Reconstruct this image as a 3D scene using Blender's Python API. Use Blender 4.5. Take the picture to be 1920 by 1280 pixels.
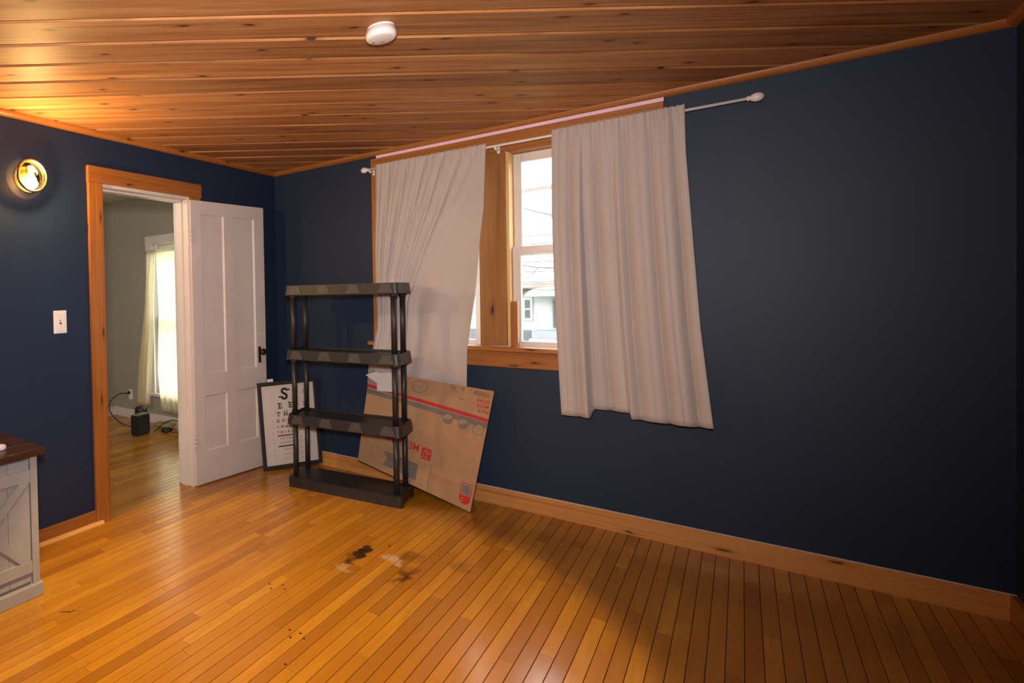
import bpy, bmesh, math, random
from mathutils import Vector, Matrix

for o in list(bpy.data.objects):
    bpy.data.objects.remove(o)
scene = bpy.context.scene
C = scene.collection
rnd = random.Random(7)
PI = math.pi

# ------------------------------------------------------------------ camera
CAM = Vector((2.8369, -3.9386, 1.4062))
YAW, PITCH, ROLL, FPX = 0.7857, -0.01607, -0.02334, 1039.72
fw = Vector((-math.sin(YAW) * math.cos(PITCH), math.cos(YAW) * math.cos(PITCH), math.sin(PITCH)))
rt = Vector((math.cos(YAW), math.sin(YAW), 0))
up = rt.cross(fw)
r2 = math.cos(ROLL) * rt + math.sin(ROLL) * up
u2 = -math.sin(ROLL) * rt + math.cos(ROLL) * up
cd = bpy.data.cameras.new('camera')
cam = bpy.data.objects.new('camera', cd)
C.objects.link(cam)
M3 = Matrix((r2, u2, -fw)).transposed()
cam.matrix_world = Matrix.Translation(CAM) @ M3.to_4x4()
cd.sensor_width = 36
cd.lens = FPX / 1920 * 36
cd.shift_x = (960 - 350) / 1920
cd.shift_y = -(640 - 568.63) / 1920
cd.clip_start = 0.05
scene.camera = cam

# ------------------------------------------------------------------ world and lights
w = bpy.data.worlds.new('overcast_sky')
scene.world = w
w.use_nodes = True
bg = w.node_tree.nodes['Background']
bg.inputs[0].default_value = (0.93, 0.97, 1.0, 1)
bg.inputs[1].default_value = 9.0

def add_light(name, kind, loc, energy, color, **kw):
    ld = bpy.data.lights.new(name, kind)
    ld.energy = energy
    ld.color = color
    for k, v in kw.items():
        setattr(ld, k, v)
    lo = bpy.data.objects.new(name, ld)
    lo.location = loc
    C.objects.link(lo)
    return lo

def aim(o, target):
    o.rotation_euler = (Vector(target) - o.location).to_track_quat('-Z', 'Y').to_euler()

# the photographer's flash just above the camera
flash = add_light('flash_light', 'SPOT', (2.80, -3.92, 1.63), 345, (1.0, 0.87, 0.81),
                  spot_size=math.radians(116), spot_blend=1.0, shadow_soft_size=0.10)
aim(flash, (0.80, -1.0, 1.95))
# shaded ceiling downlight, above the top of the picture
down = add_light('ceiling_downlight', 'SPOT', (1.60, -2.90, 2.36), 270, (1.0, 0.68, 0.30),
                 spot_size=math.radians(58), spot_blend=0.14, shadow_soft_size=0.06)
aim(down, (1.42, -2.13, 0))
# added wide fill spot, no fixture, lifting the dim floor and wall at right
add_light('wide_fill_light', 'SPOT', (1.60, -2.90, 2.34), 40, (1.0, 0.74, 0.46),
          spot_size=math.radians(165), spot_blend=1.0, shadow_soft_size=0.12)
# added fill light, unseen and without a fixture, brightening the next room
add_light('hall_fill_light', 'POINT', (-1.35, -2.75, 2.25), 40, (1.0, .90, .74), shadow_soft_size=.15)

vs = scene.view_settings
vs.view_transform = 'Standard'
vs.look = 'None'
vs.gamma = 1.0
vs.use_curve_mapping = False
vs.exposure = 0.08

# ------------------------------------------------------------------ materials
def new_mat(name):
    m = bpy.data.materials.new(name)
    m.use_nodes = True
    nt = m.node_tree
    return m, nt, nt.nodes['Principled BSDF']

def nd(nt, t, **kw):
    n = nt.nodes.new(t)
    for k, v in kw.items():
        setattr(n, k, v)
    return n

def mth(nt, op, a, b=None, clamp=False):
    n = nd(nt, 'ShaderNodeMath', operation=op)
    n.use_clamp = clamp
    for i, v in enumerate((a, b)):
        if v is None:
            continue
        if isinstance(v, (int, float)):
            n.inputs[i].default_value = v
        else:
            nt.links.new(v, n.inputs[i])
    return n.outputs[0]

def vmth(nt, op, a, b):
    n = nd(nt, 'ShaderNodeVectorMath', operation=op)
    for i, v in enumerate((a, b)):
        if isinstance(v, (tuple, list)):
            n.inputs[i].default_value = v
        else:
            nt.links.new(v, n.inputs[i])
    return n.outputs[0]

def mixc(nt, fac, a, b, mode='MIX'):
    n = nd(nt, 'ShaderNodeMix', data_type='RGBA', blend_type=mode)
    if isinstance(fac, (int, float)):
        n.inputs[0].default_value = fac
    else:
        nt.links.new(fac, n.inputs[0])
    for i, v in ((6, a), (7, b)):
        if isinstance(v, (tuple, list)):
            n.inputs[i].default_value = (*v[:3], 1)
        else:
            nt.links.new(v, n.inputs[i])
    return n.outputs[2]

def ramp(nt, fac, stops):
    n = nd(nt, 'ShaderNodeValToRGB')
    e = n.color_ramp.elements
    while len(e) < len(stops):
        e.new(0.5)
    for el, (p, c) in zip(e, stops):
        el.position = p
        el.color = (*c[:3], 1) if isinstance(c, (tuple, list)) else (c, c, c, 1)
    nt.links.new(fac, n.inputs[0])
    return n.outputs[0]

def noise(nt, vec, scale, detail=3, rough=.55, dist=0.0):
    n = nd(nt, 'ShaderNodeTexNoise')
    n.inputs['Scale'].default_value = scale
    n.inputs['Detail'].default_value = detail
    n.inputs['Roughness'].default_value = rough
    n.inputs['Distortion'].default_value = dist
    if vec is not None:
        nt.links.new(vec, n.inputs['Vector'])
    return n.outputs[0]

def bump(nt, b, height, strength, dist=.002):
    n = nd(nt, 'ShaderNodeBump')
    n.inputs['Strength'].default_value = strength
    n.inputs['Distance'].default_value = dist
    nt.links.new(height, n.inputs['Height'])
    nt.links.new(n.outputs[0], b.inputs['Normal'])

def paint(name, col, rough=.5, var=.12, nscale=6, bmp=.15, bscale=160, spec=.5, coat=0):
    m, nt, b = new_mat(name)
    tc = nd(nt, 'ShaderNodeTexCoord')
    n1 = noise(nt, tc.outputs['Object'], nscale, 4)
    dark = tuple(c * (1 - var) for c in col)
    lite = tuple(min(1, c * (1 + var)) for c in col)
    nt.links.new(ramp(nt, n1, [(.3, dark), (.7, lite)]), b.inputs['Base Color'])
    b.inputs['Roughness'].default_value = rough
    b.inputs['Specular IOR Level'].default_value = spec
    b.inputs['Coat Weight'].default_value = coat
    if bmp:
        bump(nt, b, noise(nt, tc.outputs['Object'], bscale, 2), bmp, .001)
    return m

def wood(name, dark, mid, lite, axis=0, rough=.45, knots=0.0, coat=.1, along=.9, across=22, var=.25, spec=.4, ksize=.12, kdens=(1.6, 7)):
    """long-grained timber; the grain runs along the object's own axis `axis`"""
    m, nt, b = new_mat(name)
    tc = nd(nt, 'ShaderNodeTexCoord')
    oi = nd(nt, 'ShaderNodeObjectInfo')
    geo = nd(nt, 'ShaderNodeNewGeometry')
    rr = mth(nt, 'FRACT', mth(nt, 'ADD', oi.outputs['Random'], geo.outputs['Random Per Island']))
    cmb = nd(nt, 'ShaderNodeCombineXYZ')
    for i, k in enumerate((31.0, 17.0, 23.0)):
        nt.links.new(mth(nt, 'MULTIPLY', rr, k), cmb.inputs[i])
    p = vmth(nt, 'ADD', tc.outputs['Object'], cmb.outputs[0])
    sc = [across] * 3
    sc[axis] = along
    warp = noise(nt, p, 2.2, 2)
    pw = vmth(nt, 'ADD', vmth(nt, 'MULTIPLY', p, tuple(sc)), (0, 0, 0))
    n1 = noise(nt, pw, 1.0, 5, .6, 1.2)
    sf = [260.0] * 3
    sf[axis] = 7.0
    n2 = noise(nt, vmth(nt, 'MULTIPLY', p, tuple(sf)), 1.0, 2)
    col = ramp(nt, n1, [(.25, dark), (.5, mid), (.75, lite)])
    col = mixc(nt, mth(nt, 'MULTIPLY', n2, .35), col, dark)
    val = mth(nt, 'ADD', 1 - var / 2, mth(nt, 'MULTIPLY', rr, var))
    hs = nd(nt, 'ShaderNodeHueSaturation')
    nt.links.new(col, hs.inputs['Color'])
    nt.links.new(val, hs.inputs['Value'])
    col = hs.outputs[0]
    if knots:
        sp_ = nd(nt, 'ShaderNodeSeparateXYZ')
        nt.links.new(p, sp_.inputs[0])
        oth = [k for k in range(3) if k != axis]
        kc = nd(nt, 'ShaderNodeCombineXYZ')
        nt.links.new(mth(nt, 'MULTIPLY', sp_.outputs[axis], kdens[0]), kc.inputs[0])
        nt.links.new(mth(nt, 'MULTIPLY', mth(nt, 'ADD', sp_.outputs[oth[0]], sp_.outputs[oth[1]]), kdens[1]), kc.inputs[1])
        wv = nd(nt, 'ShaderNodeVectorMath', operation='SCALE')
        nn = nd(nt, 'ShaderNodeTexNoise')
        nn.inputs['Scale'].default_value = 14
        nt.links.new(p, nn.inputs['Vector'])
        nt.links.new(nn.outputs['Color'], wv.inputs[0])
        wv.inputs['Scale'].default_value = .12
        v = nd(nt, 'ShaderNodeTexVoronoi', voronoi_dimensions='2D')
        v.inputs['Scale'].default_value = 1.0
        v.inputs['Randomness'].default_value = 1.0
        nt.links.new(vmth(nt, 'ADD', kc.outputs[0], wv.outputs[0]), v.inputs['Vector'])
        k1 = ramp(nt, v.outputs['Distance'], [(0.0, 1.0), (ksize * .55, .85), (ksize, .0)])
        k2 = ramp(nt, v.outputs['Distance'], [(0.0, 1.0), (ksize * 2.6, .0), (1.0, .0)])
        keep = mth(nt, 'GREATER_THAN', v.outputs['Color'], 1 - knots)
        col = mixc(nt, mth(nt, 'MULTIPLY', mth(nt, 'MULTIPLY', k2, keep), .55), col, tuple(c * .55 for c in dark))
        col = mixc(nt, mth(nt, 'MULTIPLY', k1, keep), col, tuple(c * .16 for c in dark))
    nt.links.new(col, b.inputs['Base Color'])
    b.inputs['Roughness'].default_value = rough
    b.inputs['Coat Weight'].default_value = coat
    b.inputs['Coat Roughness'].default_value = .25
    b.inputs['Specular IOR Level'].default_value = spec
    bump(nt, b, n2, .12, .0008)
    return m

def emit_mat(name, col, s):
    m, nt, b = new_mat(name)
    b.inputs['Base Color'].default_value = (*col, 1)
    b.inputs['Emission Color'].default_value = (*col, 1)
    b.inputs['Emission Strength'].default_value = s
    return m

def thin_glass(name, tint=(1, 1, 1), refl=.08):
    m, nt, b = new_mat(name)
    t = nd(nt, 'ShaderNodeBsdfTransparent')
    t.inputs[0].default_value = (*tint, 1)
    g = nd(nt, 'ShaderNodeBsdfGlossy')
    g.inputs['Roughness'].default_value = .03
    mx = nd(nt, 'ShaderNodeMixShader')
    lw = nd(nt, 'ShaderNodeLayerWeight')
    lw.inputs[0].default_value = .25
    nt.links.new(mth(nt, 'MULTIPLY', lw.outputs['Fresnel'], refl * 5, True), mx.inputs[0])
    nt.links.new(t.outputs[0], mx.inputs[1])
    nt.links.new(g.outputs[0], mx.inputs[2])
    nt.links.new(mx.outputs[0], nt.nodes['Material Output'].inputs[0])
    return m

def fabric(name, col, rough=.75, sheen=.3, trans=0.0, tcol=None):
    m, nt, b = new_mat(name)
    tc = nd(nt, 'ShaderNodeTexCoord')
    n1 = noise(nt, tc.outputs['Object'], 420, 2)
    n2 = noise(nt, tc.outputs['Object'], 5, 3)
    f = mth(nt, 'ADD', mth(nt, 'MULTIPLY', n1, .5), mth(nt, 'MULTIPLY', n2, .5))
    nt.links.new(ramp(nt, f, [(.3, tuple(c * .93 for c in col)), (.7, tuple(min(1, c * 1.05) for c in col))]), b.inputs['Base Color'])
    b.inputs['Roughness'].default_value = rough
    b.inputs['Sheen Weight'].default_value = sheen
    bump(nt, b, n1, .1, .0006)
    if trans:
        tr = nd(nt, 'ShaderNodeBsdfTranslucent')
        tr.inputs[0].default_value = (*(tcol or col), 1)
        mx = nd(nt, 'ShaderNodeMixShader')
        mx.inputs[0].default_value = trans
        nt.links.new(b.outputs[0], mx.inputs[1])
        nt.links.new(tr.outputs[0], mx.inputs[2])
        nt.links.new(mx.outputs[0], nt.nodes['Material Output'].inputs[0])
    return m

def floor_mat():
    m, nt, b = new_mat('varnished_strip_floor')
    tc = nd(nt, 'ShaderNodeTexCoord')
    oi = nd(nt, 'ShaderNodeObjectInfo')
    geo = nd(nt, 'ShaderNodeNewGeometry')
    rr = mth(nt, 'FRACT', mth(nt, 'ADD', oi.outputs['Random'], geo.outputs['Random Per Island']))
    cmb = nd(nt, 'ShaderNodeCombineXYZ')
    for i, k in enumerate((31.0, 17.0, 23.0)):
        nt.links.new(mth(nt, 'MULTIPLY', rr, k), cmb.inputs[i])
    pos = geo.outputs['Position']
    p = vmth(nt, 'ADD', pos, cmb.outputs[0])
    n1 = noise(nt, vmth(nt, 'MULTIPLY', p, (26, 2.0, 1)), 1, 5, .6, .8)
    n2 = noise(nt, vmth(nt, 'MULTIPLY', p, (420, 14, 1)), 1, 2)
    n3 = noise(nt, pos, 2.2, 4)
    base = ramp(nt, rr, [(0, (.26, .102, .006)), (.25, (.38, .165, .009)), (.7, (.45, .205, .012)), (1, (.54, .268, .022))])
    col = mixc(nt, ramp(nt, n1, [(.3, .55), (.7, 0.0)]), base, (.27, .095, .012))
    col = mixc(nt, mth(nt, 'MULTIPLY', n2, .22), col, (.24, .08, .01))
    col = mixc(nt, ramp(nt, n3, [(.35, .35), (.65, 0.0)]), col, (.30, .11, .014))
    # burn marks, worn patches and plugged nail holes: they are marks in the wood itself
    sx = nd(nt, 'ShaderNodeSeparateXYZ')
    wn = nd(nt, 'ShaderNodeTexNoise')
    wn.inputs['Scale'].default_value = 14
    wn.inputs['Detail'].default_value = 4
    nt.links.new(pos, wn.inputs['Vector'])
    wp = vmth(nt, 'ADD', pos, vmth(nt, 'MULTIPLY', vmth(nt, 'SUBTRACT', wn.outputs['Color'], (.5, .5, .5)), (.16, .16, 0)))
    nt.links.new(wp, sx.inputs[0])
    def blob(cx, cy, rx, ry, ang, soft):
        dx = mth(nt, 'SUBTRACT', sx.outputs[0], cx)
        dy = mth(nt, 'SUBTRACT', sx.outputs[1], cy)
        c, s = math.cos(ang), math.sin(ang)
        a = mth(nt, 'DIVIDE', mth(nt, 'ADD', mth(nt, 'MULTIPLY', dx, c), mth(nt, 'MULTIPLY', dy, s)), rx)
        d = mth(nt, 'DIVIDE', mth(nt, 'SUBTRACT', mth(nt, 'MULTIPLY', dy, c), mth(nt, 'MULTIPLY', dx, s)), ry)
        q = mth(nt, 'ADD', mth(nt, 'MULTIPLY', a, a), mth(nt, 'MULTIPLY', d, d))
        return ramp(nt, q, [(0, 1.0), (max(.02, 1 - soft), .9), (1, 0.0)])
    for args, colr, k in (
        ((1.385, -1.19, .034, .135, -.15, .7), (.012, .008, .006), .97),
        ((1.395, -1.34, .030, .065, .2, .8), (.02, .012, .008), .9),
        ((1.45, -1.02, .018, .028, 0, .7), (.02, .01, .006), .9),
        ((1.66, -1.30, .038, .13, -.1, .9), (.05, .02, .006), .85),
        ((1.60, -1.07, .08, .07, .5, .9), (.12, .06, .02), .65),
        ((1.54, -1.16, .06, .06, .4, .6), (.45, .33, .26), .65),
        ((1.60, -1.20, .035, .035, .4, .6), (.45, .34, .27), .6),
        ((1.40, -1.42, .05, .04, .4, .8), (.42, .29, .2), .5),
        ((1.83, -1.02, .06, .10, 0, 1), (.16, .065, .012), .6),
        ((.70, -2.60, .012, .05, -.5, .6), (.03, .015, .008), .9)):
        col = mixc(nt, mth(nt, 'MULTIPLY', blob(*args), k), col, colr)
    sp = nd(nt, 'ShaderNodeSeparateXYZ')
    nt.links.new(pos, sp.inputs[0])
    for (cx, cy) in ((1.22, -1.80), (1.25, -1.83), (1.27, -1.765), (1.30, -1.79), (1.50, -2.04), (1.53, -2.08), (1.545, -2.03), (1.575, -2.05), (1.61, -2.23)):
        dx = mth(nt, 'SUBTRACT', sp.outputs[0], cx)
        dy = mth(nt, 'SUBTRACT', sp.outputs[1], cy)
        q = mth(nt, 'ADD', mth(nt, 'MULTIPLY', dx, dx), mth(nt, 'MULTIPLY', dy, dy))
        col = mixc(nt, mth(nt, 'LESS_THAN', q, .0000275), col, (.02, .008, .004))
    nt.links.new(col, b.inputs['Base Color'])
    rgh = mth(nt, 'ADD', .13, mth(nt, 'MULTIPLY', noise(nt, pos, 9, 4), .18))
    nt.links.new(rgh, b.inputs['Roughness'])
    b.inputs['Specular IOR Level'].default_value = .5
    b.inputs['Coat Weight'].default_value = .12
    b.inputs['Coat Roughness'].default_value = .16
    bump(nt, b, n2, .06, .0006)
    return m

MT = {}
MT['navy'] = paint('navy_wall_paint', (.0105, .0235, .056), .52, .10, 1.5, .25, 220, .35)
MT['grey_wall'] = paint('grey_wall_paint', (.33, .31, .265), .6, .04, 2, .1)
MT['hall_ceiling'] = paint('cream_ceiling_paint', (.62, .60, .53), .7, .03)
MT['floor'] = floor_mat()
MT['gap'] = paint('dark_gap', (.03, .012, .004), .9, .1)
MT['ceil'] = wood('ceiling_pine', (.20, .074, .022), (.43, .19, .066), (.57, .295, .118), 0, .55, .62, .0, 1.0, 30, .5, .3, .062, (2.4, 7.5))
MT['pine_x'] = wood('orange_pine_x', (.20, .062, .010), (.37, .130, .021), (.46, .185, .038), 0, .48, .55, .08, .8, 34, .12, .4, .06, (1.9, 9))
MT['pine_y'] = wood('orange_pine_y', (.20, .062, .010), (.37, .130, .021), (.46, .185, .038), 1, .48, .55, .08, .8, 34, .12, .4, .06, (1.9, 9))
MT['pine_z'] = wood('orange_pine_z', (.20, .062, .010), (.37, .130, .021), (.46, .185, .038), 2, .48, .55, .08, .8, 34, .12, .4, .06, (1.9, 9))
MT['pine_rough_z'] = wood('rough_pine_z', (.20, .085, .028), (.30, .13, .042), (.36, .17, .06), 2, .75, .5, 0, .9, 18, .12, .2, .06, (1.6, 6))
MT['pine_base'] = wood('baseboard_pine', (.36, .14, .035), (.56, .25, .07), (.64, .31, .10), 0, .48, .6, .08, .8, 34, .12, .4, .06, (1.9, 9))
MT['pale_pine_y'] = wood('pale_pine_y', (.52, .25, .07), (.68, .36, .11), (.76, .45, .17), 1, .45, 0, .1)
MT['daylit_pine_z'] = wood('daylit_pine_z', (.58, .33, .12), (.74, .46, .19), (.82, .56, .26), 2, .5, 0, .05)  # window jamb pine made paler: daylight on it is put into the colour
MT['white_trim'] = paint('white_gloss_trim', (.66, .60, .57), .38, .04, 8, .05)
MT['door_white'] = paint('white_door_paint', (.60, .545, .53), .45, .05, 5, .08)
MT['plastic_white'] = paint('white_plastic', (.78, .75, .72), .35, .02)
MT['lilac'] = paint('lilac_strip', (.88, .60, .80), .5, .05)
MT['black_plastic'] = paint('black_plastic', (.020, .018, .018), .42, .25, 30, .35, 500, .5)
MT['shelf_face'] = paint('shelf_panel_plastic', (.060, .050, .046), .45, .25, 40, .3, 500, .5)
MT['curtain'] = fabric('grey_blackout_fabric', (.50, .440, .420), .62, .3)
MT['sheer'] = fabric('cream_sheer_fabric', (.84, .80, .66), .8, .2, .7, (1.0, .96, .80))
MT['cardboard'] = paint('brown_cardboard', (.37, .215, .115), .8, .08, 10, .15, 300)
MT['print_red'] = paint('red_print', (.46, .015, .02), .7, .06)
MT['print_grey'] = paint('grey_print', (.15, .135, .12), .75, .1)
MT['print_brown'] = paint('brown_print', (.27, .14, .07), .8, .08)
MT['print_red_faint'] = paint('faint_red_print', (.40, .15, .07), .8, .08)
MT['paper'] = paint('white_paper', (.68, .65, .63), .75, .03)
MT['chart_paper'] = paint('chart_paper', (.62, .56, .53), .5, .05, 3)
MT['ink'] = paint('black_ink', (.012, .010, .010), .6, .1)
MT['ink_red'] = paint('red_ink', (.12, .015, .015), .6, .1)
MT['ink_grey'] = paint('grey_ink', (.20, .17, .16), .6, .1)
MT['black_frame'] = paint('black_wood_frame', (.022, .023, .022), .45, .15)
MT['cab_grey'] = paint('grey_cabinet_paint', (.27, .262, .275), .5, .05, 20, .12, 120)
MT['cab_top'] = wood('dark_walnut_top', (.030, .012, .006), (.055, .022, .010), (.085, .036, .016), 1, .35, .1, .2, 1.2, 30, .3)
MT['brown_metal'] = paint('aged_bronze', (.045, .022, .012), .4, .2, 30, .1)
b_ = MT['brown_metal'].node_tree.nodes['Principled BSDF']
b_.inputs['Metallic'].default_value = .7
MT['brass'] = paint('brass', (.75, .43, .10), .25, .1)
MT['brass'].node_tree.nodes['Principled BSDF'].inputs['Metallic'].default_value = 1.0
MT['smoked'] = thin_glass('smoked_glass', (.20, .15, .10), .2)
MT['steel'] = paint('hinge_steel', (.62, .52, .46), .4, .15, 40)
MT['glass'] = thin_glass('window_glass')
MT['lamp_glass'] = thin_glass('lamp_glass', (1.0, .95, .84), .16)
MT['bulb'] = emit_mat('lit_bulb', (1.0, .80, .48), 14)
MT['cord_black'] = paint('black_rubber', (.012, .012, .012), .5, .1)
MT['cord_yellow'] = paint('yellow_cable', (.42, .33, .08), .5, .1)
MT['cord_white'] = paint('white_cable', (.62, .58, .50), .5, .05)
MT['speaker_cloth'] = paint('speckled_black_cloth', (.016, .014, .013), .8, .6, 200, .4, 600)
MT['siding'] = paint('white_siding', (.32, .32, .325), .6, .02)
MT['roof'] = paint('grey_roof', (.25, .25, .245), .9, .15, 9)
MT['house_dark'] = paint('house_window_glass', (.035, .037, .04), .3, .2)
MT['concrete'] = paint('concrete', (.10, .10, .105), .9, .1)
MT['step_paint'] = paint('grey_step_paint', (.17, .175, .185), .8, .05)
MT['brick'] = paint('faded_brick', (.20, .13, .11), .9, .2, 18)
MT['grass'] = paint('grass', (.10, .14, .04), .9, .35, 14, .3)
MT['bark'] = paint('bark', (.09, .08, .075), .9, .2, 12)
MT['leaf'] = paint('evergreen_foliage', (.085, .10, .08), .8, .3, 3)
MT['pink'] = paint('lilac_plastic', (.70, .60, .68), .3, .05)

# ------------------------------------------------------------------ geometry helpers
class MB:
    """collects shapes for ONE mesh object"""
    def __init__(s):
        s.v, s.f, s.m, s.sm = [], [], [], []
    def add(s, verts, faces, mi=0, smooth=False):
        o = len(s.v)
        s.v += [tuple(v) for v in verts]
        for f in faces:
            s.f.append([i + o for i in f]); s.m.append(mi); s.sm.append(smooth)
        return s
    def box(s, a, b, ch=0.0, mi=0):
        x0, y0, z0 = [min(p, q) for p, q in zip(a, b)]
        x1, y1, z1 = [max(p, q) for p, q in zip(a, b)]
        if ch <= 0:
            s.add([(x0, y0, z0), (x1, y0, z0), (x1, y1, z0), (x0, y1, z0), (x0, y0, z1), (x1, y0, z1), (x1, y1, z1), (x0, y1, z1)],
                  [(0, 3, 2, 1), (4, 5, 6, 7), (0, 1, 5, 4), (1, 2, 6, 5), (2, 3, 7, 6), (3, 0, 4, 7)], mi)
        else:
            bm = bmesh.new()
            bmesh.ops.create_cube(bm, size=1)
            for v in bm.verts:
                v.co = (x0 if v.co.x < 0 else x1, y0 if v.co.y < 0 else y1, z0 if v.co.z < 0 else z1)
            bmesh.ops.bevel(bm, geom=bm.edges[:], offset=min(ch, .45 * min(x1 - x0, y1 - y0, z1 - z0)), segments=2, affect='EDGES', profile=.5)
            bm.verts.index_update()
            s.add([v.co[:] for v in bm.verts], [[v.index for v in f.verts] for f in bm.faces], mi)
            bm.free()
        return s
    def prism(s, poly, a, b, axis, mi=0, smooth=False):
        """extrude a 2-D polygon along axis from a to b; poly is in the other two axes in cyclic order"""
        n = len(poly)
        def pt(p, h):
            q = [0, 0, 0]
            q[axis] = h; q[(axis + 1) % 3] = p[0]; q[(axis + 2) % 3] = p[1]
            return q
        s.add([pt(p, a) for p in poly] + [pt(p, b) for p in poly],
              [list(range(n))[::-1], list(range(n, 2 * n))] + [(i, (i + 1) % n, n + (i + 1) % n, n + i) for i in range(n)], mi, smooth)
        return s
    def cyl(s, c, r, h, axis=2, n=24, r1=None, mi=0, caps=True):
        r1 = r if r1 is None else r1
        vs = []
        for k, rad in ((0, r), (h, r1)):
            for i in range(n):
                a = 2 * PI * i / n
                q = [0, 0, 0]
                q[axis] = k; q[(axis + 1) % 3] = rad * math.cos(a); q[(axis + 2) % 3] = rad * math.sin(a)
                vs.append([q[j] + c[j] for j in range(3)])
        s.add(vs, [(i, (i + 1) % n, n + (i + 1) % n, n + i) for i in range(n)], mi, True)
        if caps:
            o = len(s.v) - 2 * n
            s.f += [[o + i for i in range(n)][::-1], [o + n + i for i in range(n)]]
            s.m += [mi, mi]; s.sm += [False, False]
        return s
    def lathe(s, prof, c=(0, 0, 0), axis=2, n=32, mi=0):
        vs = []
        for (r, h) in prof:
            for i in range(n):
                a = 2 * PI * i / n
                q = [0, 0, 0]
                q[axis] = h; q[(axis + 1) % 3] = r * math.cos(a); q[(axis + 2) % 3] = r * math.sin(a)
                vs.append([q[j] + c[j] for j in range(3)])
        fs = []
        for k in range(len(prof) - 1):
            for i in range(n):
                fs.append((k * n + i, k * n + (i + 1) % n, (k + 1) * n + (i + 1) % n, (k + 1) * n + i))
        s.add(vs, fs, mi, True)
        return s
    def tube(s, pts, r, n=10, mi=0):
        pts = [Vector(p) for p in pts]
        vs = []
        prev = None
        for i, p in enumerate(pts):
            d = (pts[min(i + 1, len(pts) - 1)] - pts[max(i - 1, 0)]).normalized()
            if prev is None:
                a = d.orthogonal().normalized()
            else:
                a = (prev - d * prev.dot(d)).normalized()
            prev = a
            bb = d.cross(a)
            for k in range(n):
                t = 2 * PI * k / n
                vs.append(p + (a * math.cos(t) + bb * math.sin(t)) * (r[i] if isinstance(r, (list, tuple)) else r))
        fs = []
        for i in range(len(pts) - 1):
            for k in range(n):
                fs.append((i * n + k, i * n + (k + 1) % n, (i + 1) * n + (k + 1) % n, (i + 1) * n + k))
        fs += [list(range(n))[::-1], [(len(pts) - 1) * n + k for k in range(n)]]
        s.add(vs, fs, mi, True)
        return s
    def sphere(s, c, r, n=20, mi=0, sc=(1, 1, 1)):
        prof = [(max(1e-5, math.sin(PI * k / (n // 2))) , -math.cos(PI * k / (n // 2))) for k in range(n // 2 + 1)]
        vs = []
        for (rr, h) in prof:
            for i in range(n):
                a = 2 * PI * i / n
                vs.append((c[0] + r * sc[0] * rr * math.cos(a), c[1] + r * sc[1] * rr * math.sin(a), c[2] + r * sc[2] * h))
        fs = []
        for k in range(len(prof) - 1):
            for i in range(n):
                fs.append((k * n + i, k * n + (i + 1) % n, (k + 1) * n + (i + 1) % n, (k + 1) * n + i))
        s.add(vs, fs, mi, True)
        return s
    def mesh(s, name, mats):
        me = bpy.data.meshes.new(name)
        me.from_pydata(s.v, [], s.f)
        for m in (mats if isinstance(mats, (list, tuple)) else [mats]):
            me.materials.append(m)
        me.polygons.foreach_set('material_index', s.m)
        me.polygons.foreach_set('use_smooth', s.sm)
        me.update()
        return me
    def build(s, name, mats, parent=None, loc=None, rot=None):
        o = bpy.data.objects.new(name, s.mesh(name, mats))
        C.objects.link(o)
        if parent:
            o.parent = parent
        if loc:
            o.location = loc
        if rot:
            o.rotation_euler = rot
        return o

def tag(o, label=None, cat=None, group=None, kind=None):
    if label: o['label'] = label
    if cat: o['category'] = cat
    if group: o['group'] = group
    if kind: o['kind'] = kind
    return o

def empty(name, loc=(0, 0, 0), rot=(0, 0, 0)):
    o = bpy.data.objects.new(name, None)
    o.empty_display_size = .1
    C.objects.link(o)
    o.location = loc
    o.rotation_euler = rot
    return o

def thing(name, label, cat, loc=(0, 0, 0), rot=(0, 0, 0), group=None):
    return tag(empty(name, loc, rot), label, cat, group)

def struct(o, label=None, cat=None):
    o['kind'] = 'structure'
    if label: o['label'] = label
    if cat: o['category'] = cat
    return o

def smooth_path(pts, n=8):
    """Catmull-Rom through the points"""
    P = [Vector(p) for p in pts]
    P = [P[0] * 2 - P[1]] + P + [P[-1] * 2 - P[-2]]
    out = []
    for i in range(1, len(P) - 2):
        for k in range(n):
            t = k / n
            a, b, c, d = P[i - 1:i + 3]
            out.append(.5 * ((2 * b) + (c - a) * t + (2 * a - 5 * b + 4 * c - d) * t * t + (3 * b - a - 3 * c + d) * t ** 3))
    out.append(P[-2])
    return out

def text_polys(body, bold=0.0):
    """2-D outline mesh of a word, height of a capital about 1, centred on the origin"""
    cu = bpy.data.curves.new('word', 'FONT')
    cu.body = body
    cu.align_x = 'CENTER'
    cu.offset = bold
    ob = bpy.data.objects.new('word', cu)
    C.objects.link(ob)
    dg = bpy.context.evaluated_depsgraph_get()
    me = bpy.data.meshes.new_from_object(ob.evaluated_get(dg))
    vs = [(v.co.x / .73, (v.co.y - .365) / .73) for v in me.vertices]
    fs = [list(p.vertices) for p in me.polygons]
    bpy.data.objects.remove(ob)
    bpy.data.curves.remove(cu)
    bpy.data.meshes.remove(me)
    return vs, fs

# ------------------------------------------------------------------ room shell
RX, RY, RZ = 3.62, -4.80, 2.43       # room: x 0..RX, y RY..0, ceiling RZ
HX, HY, HZ = -2.444, .108, 2.50      # next room: x HX..-.12, far wall y = HY
WT = .12                             # door-wall thickness
DY0, DY1, DZ = -1.86, -1.055, 2.135  # rough door opening

b = MB().box((HX - .1, RY - .1, -.12), (RX + .1, .108, -.011))
floor = struct(b.build('floor', MT['gap']), 'narrow orange varnished strip wood floor with dark burn marks', 'floor')

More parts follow.
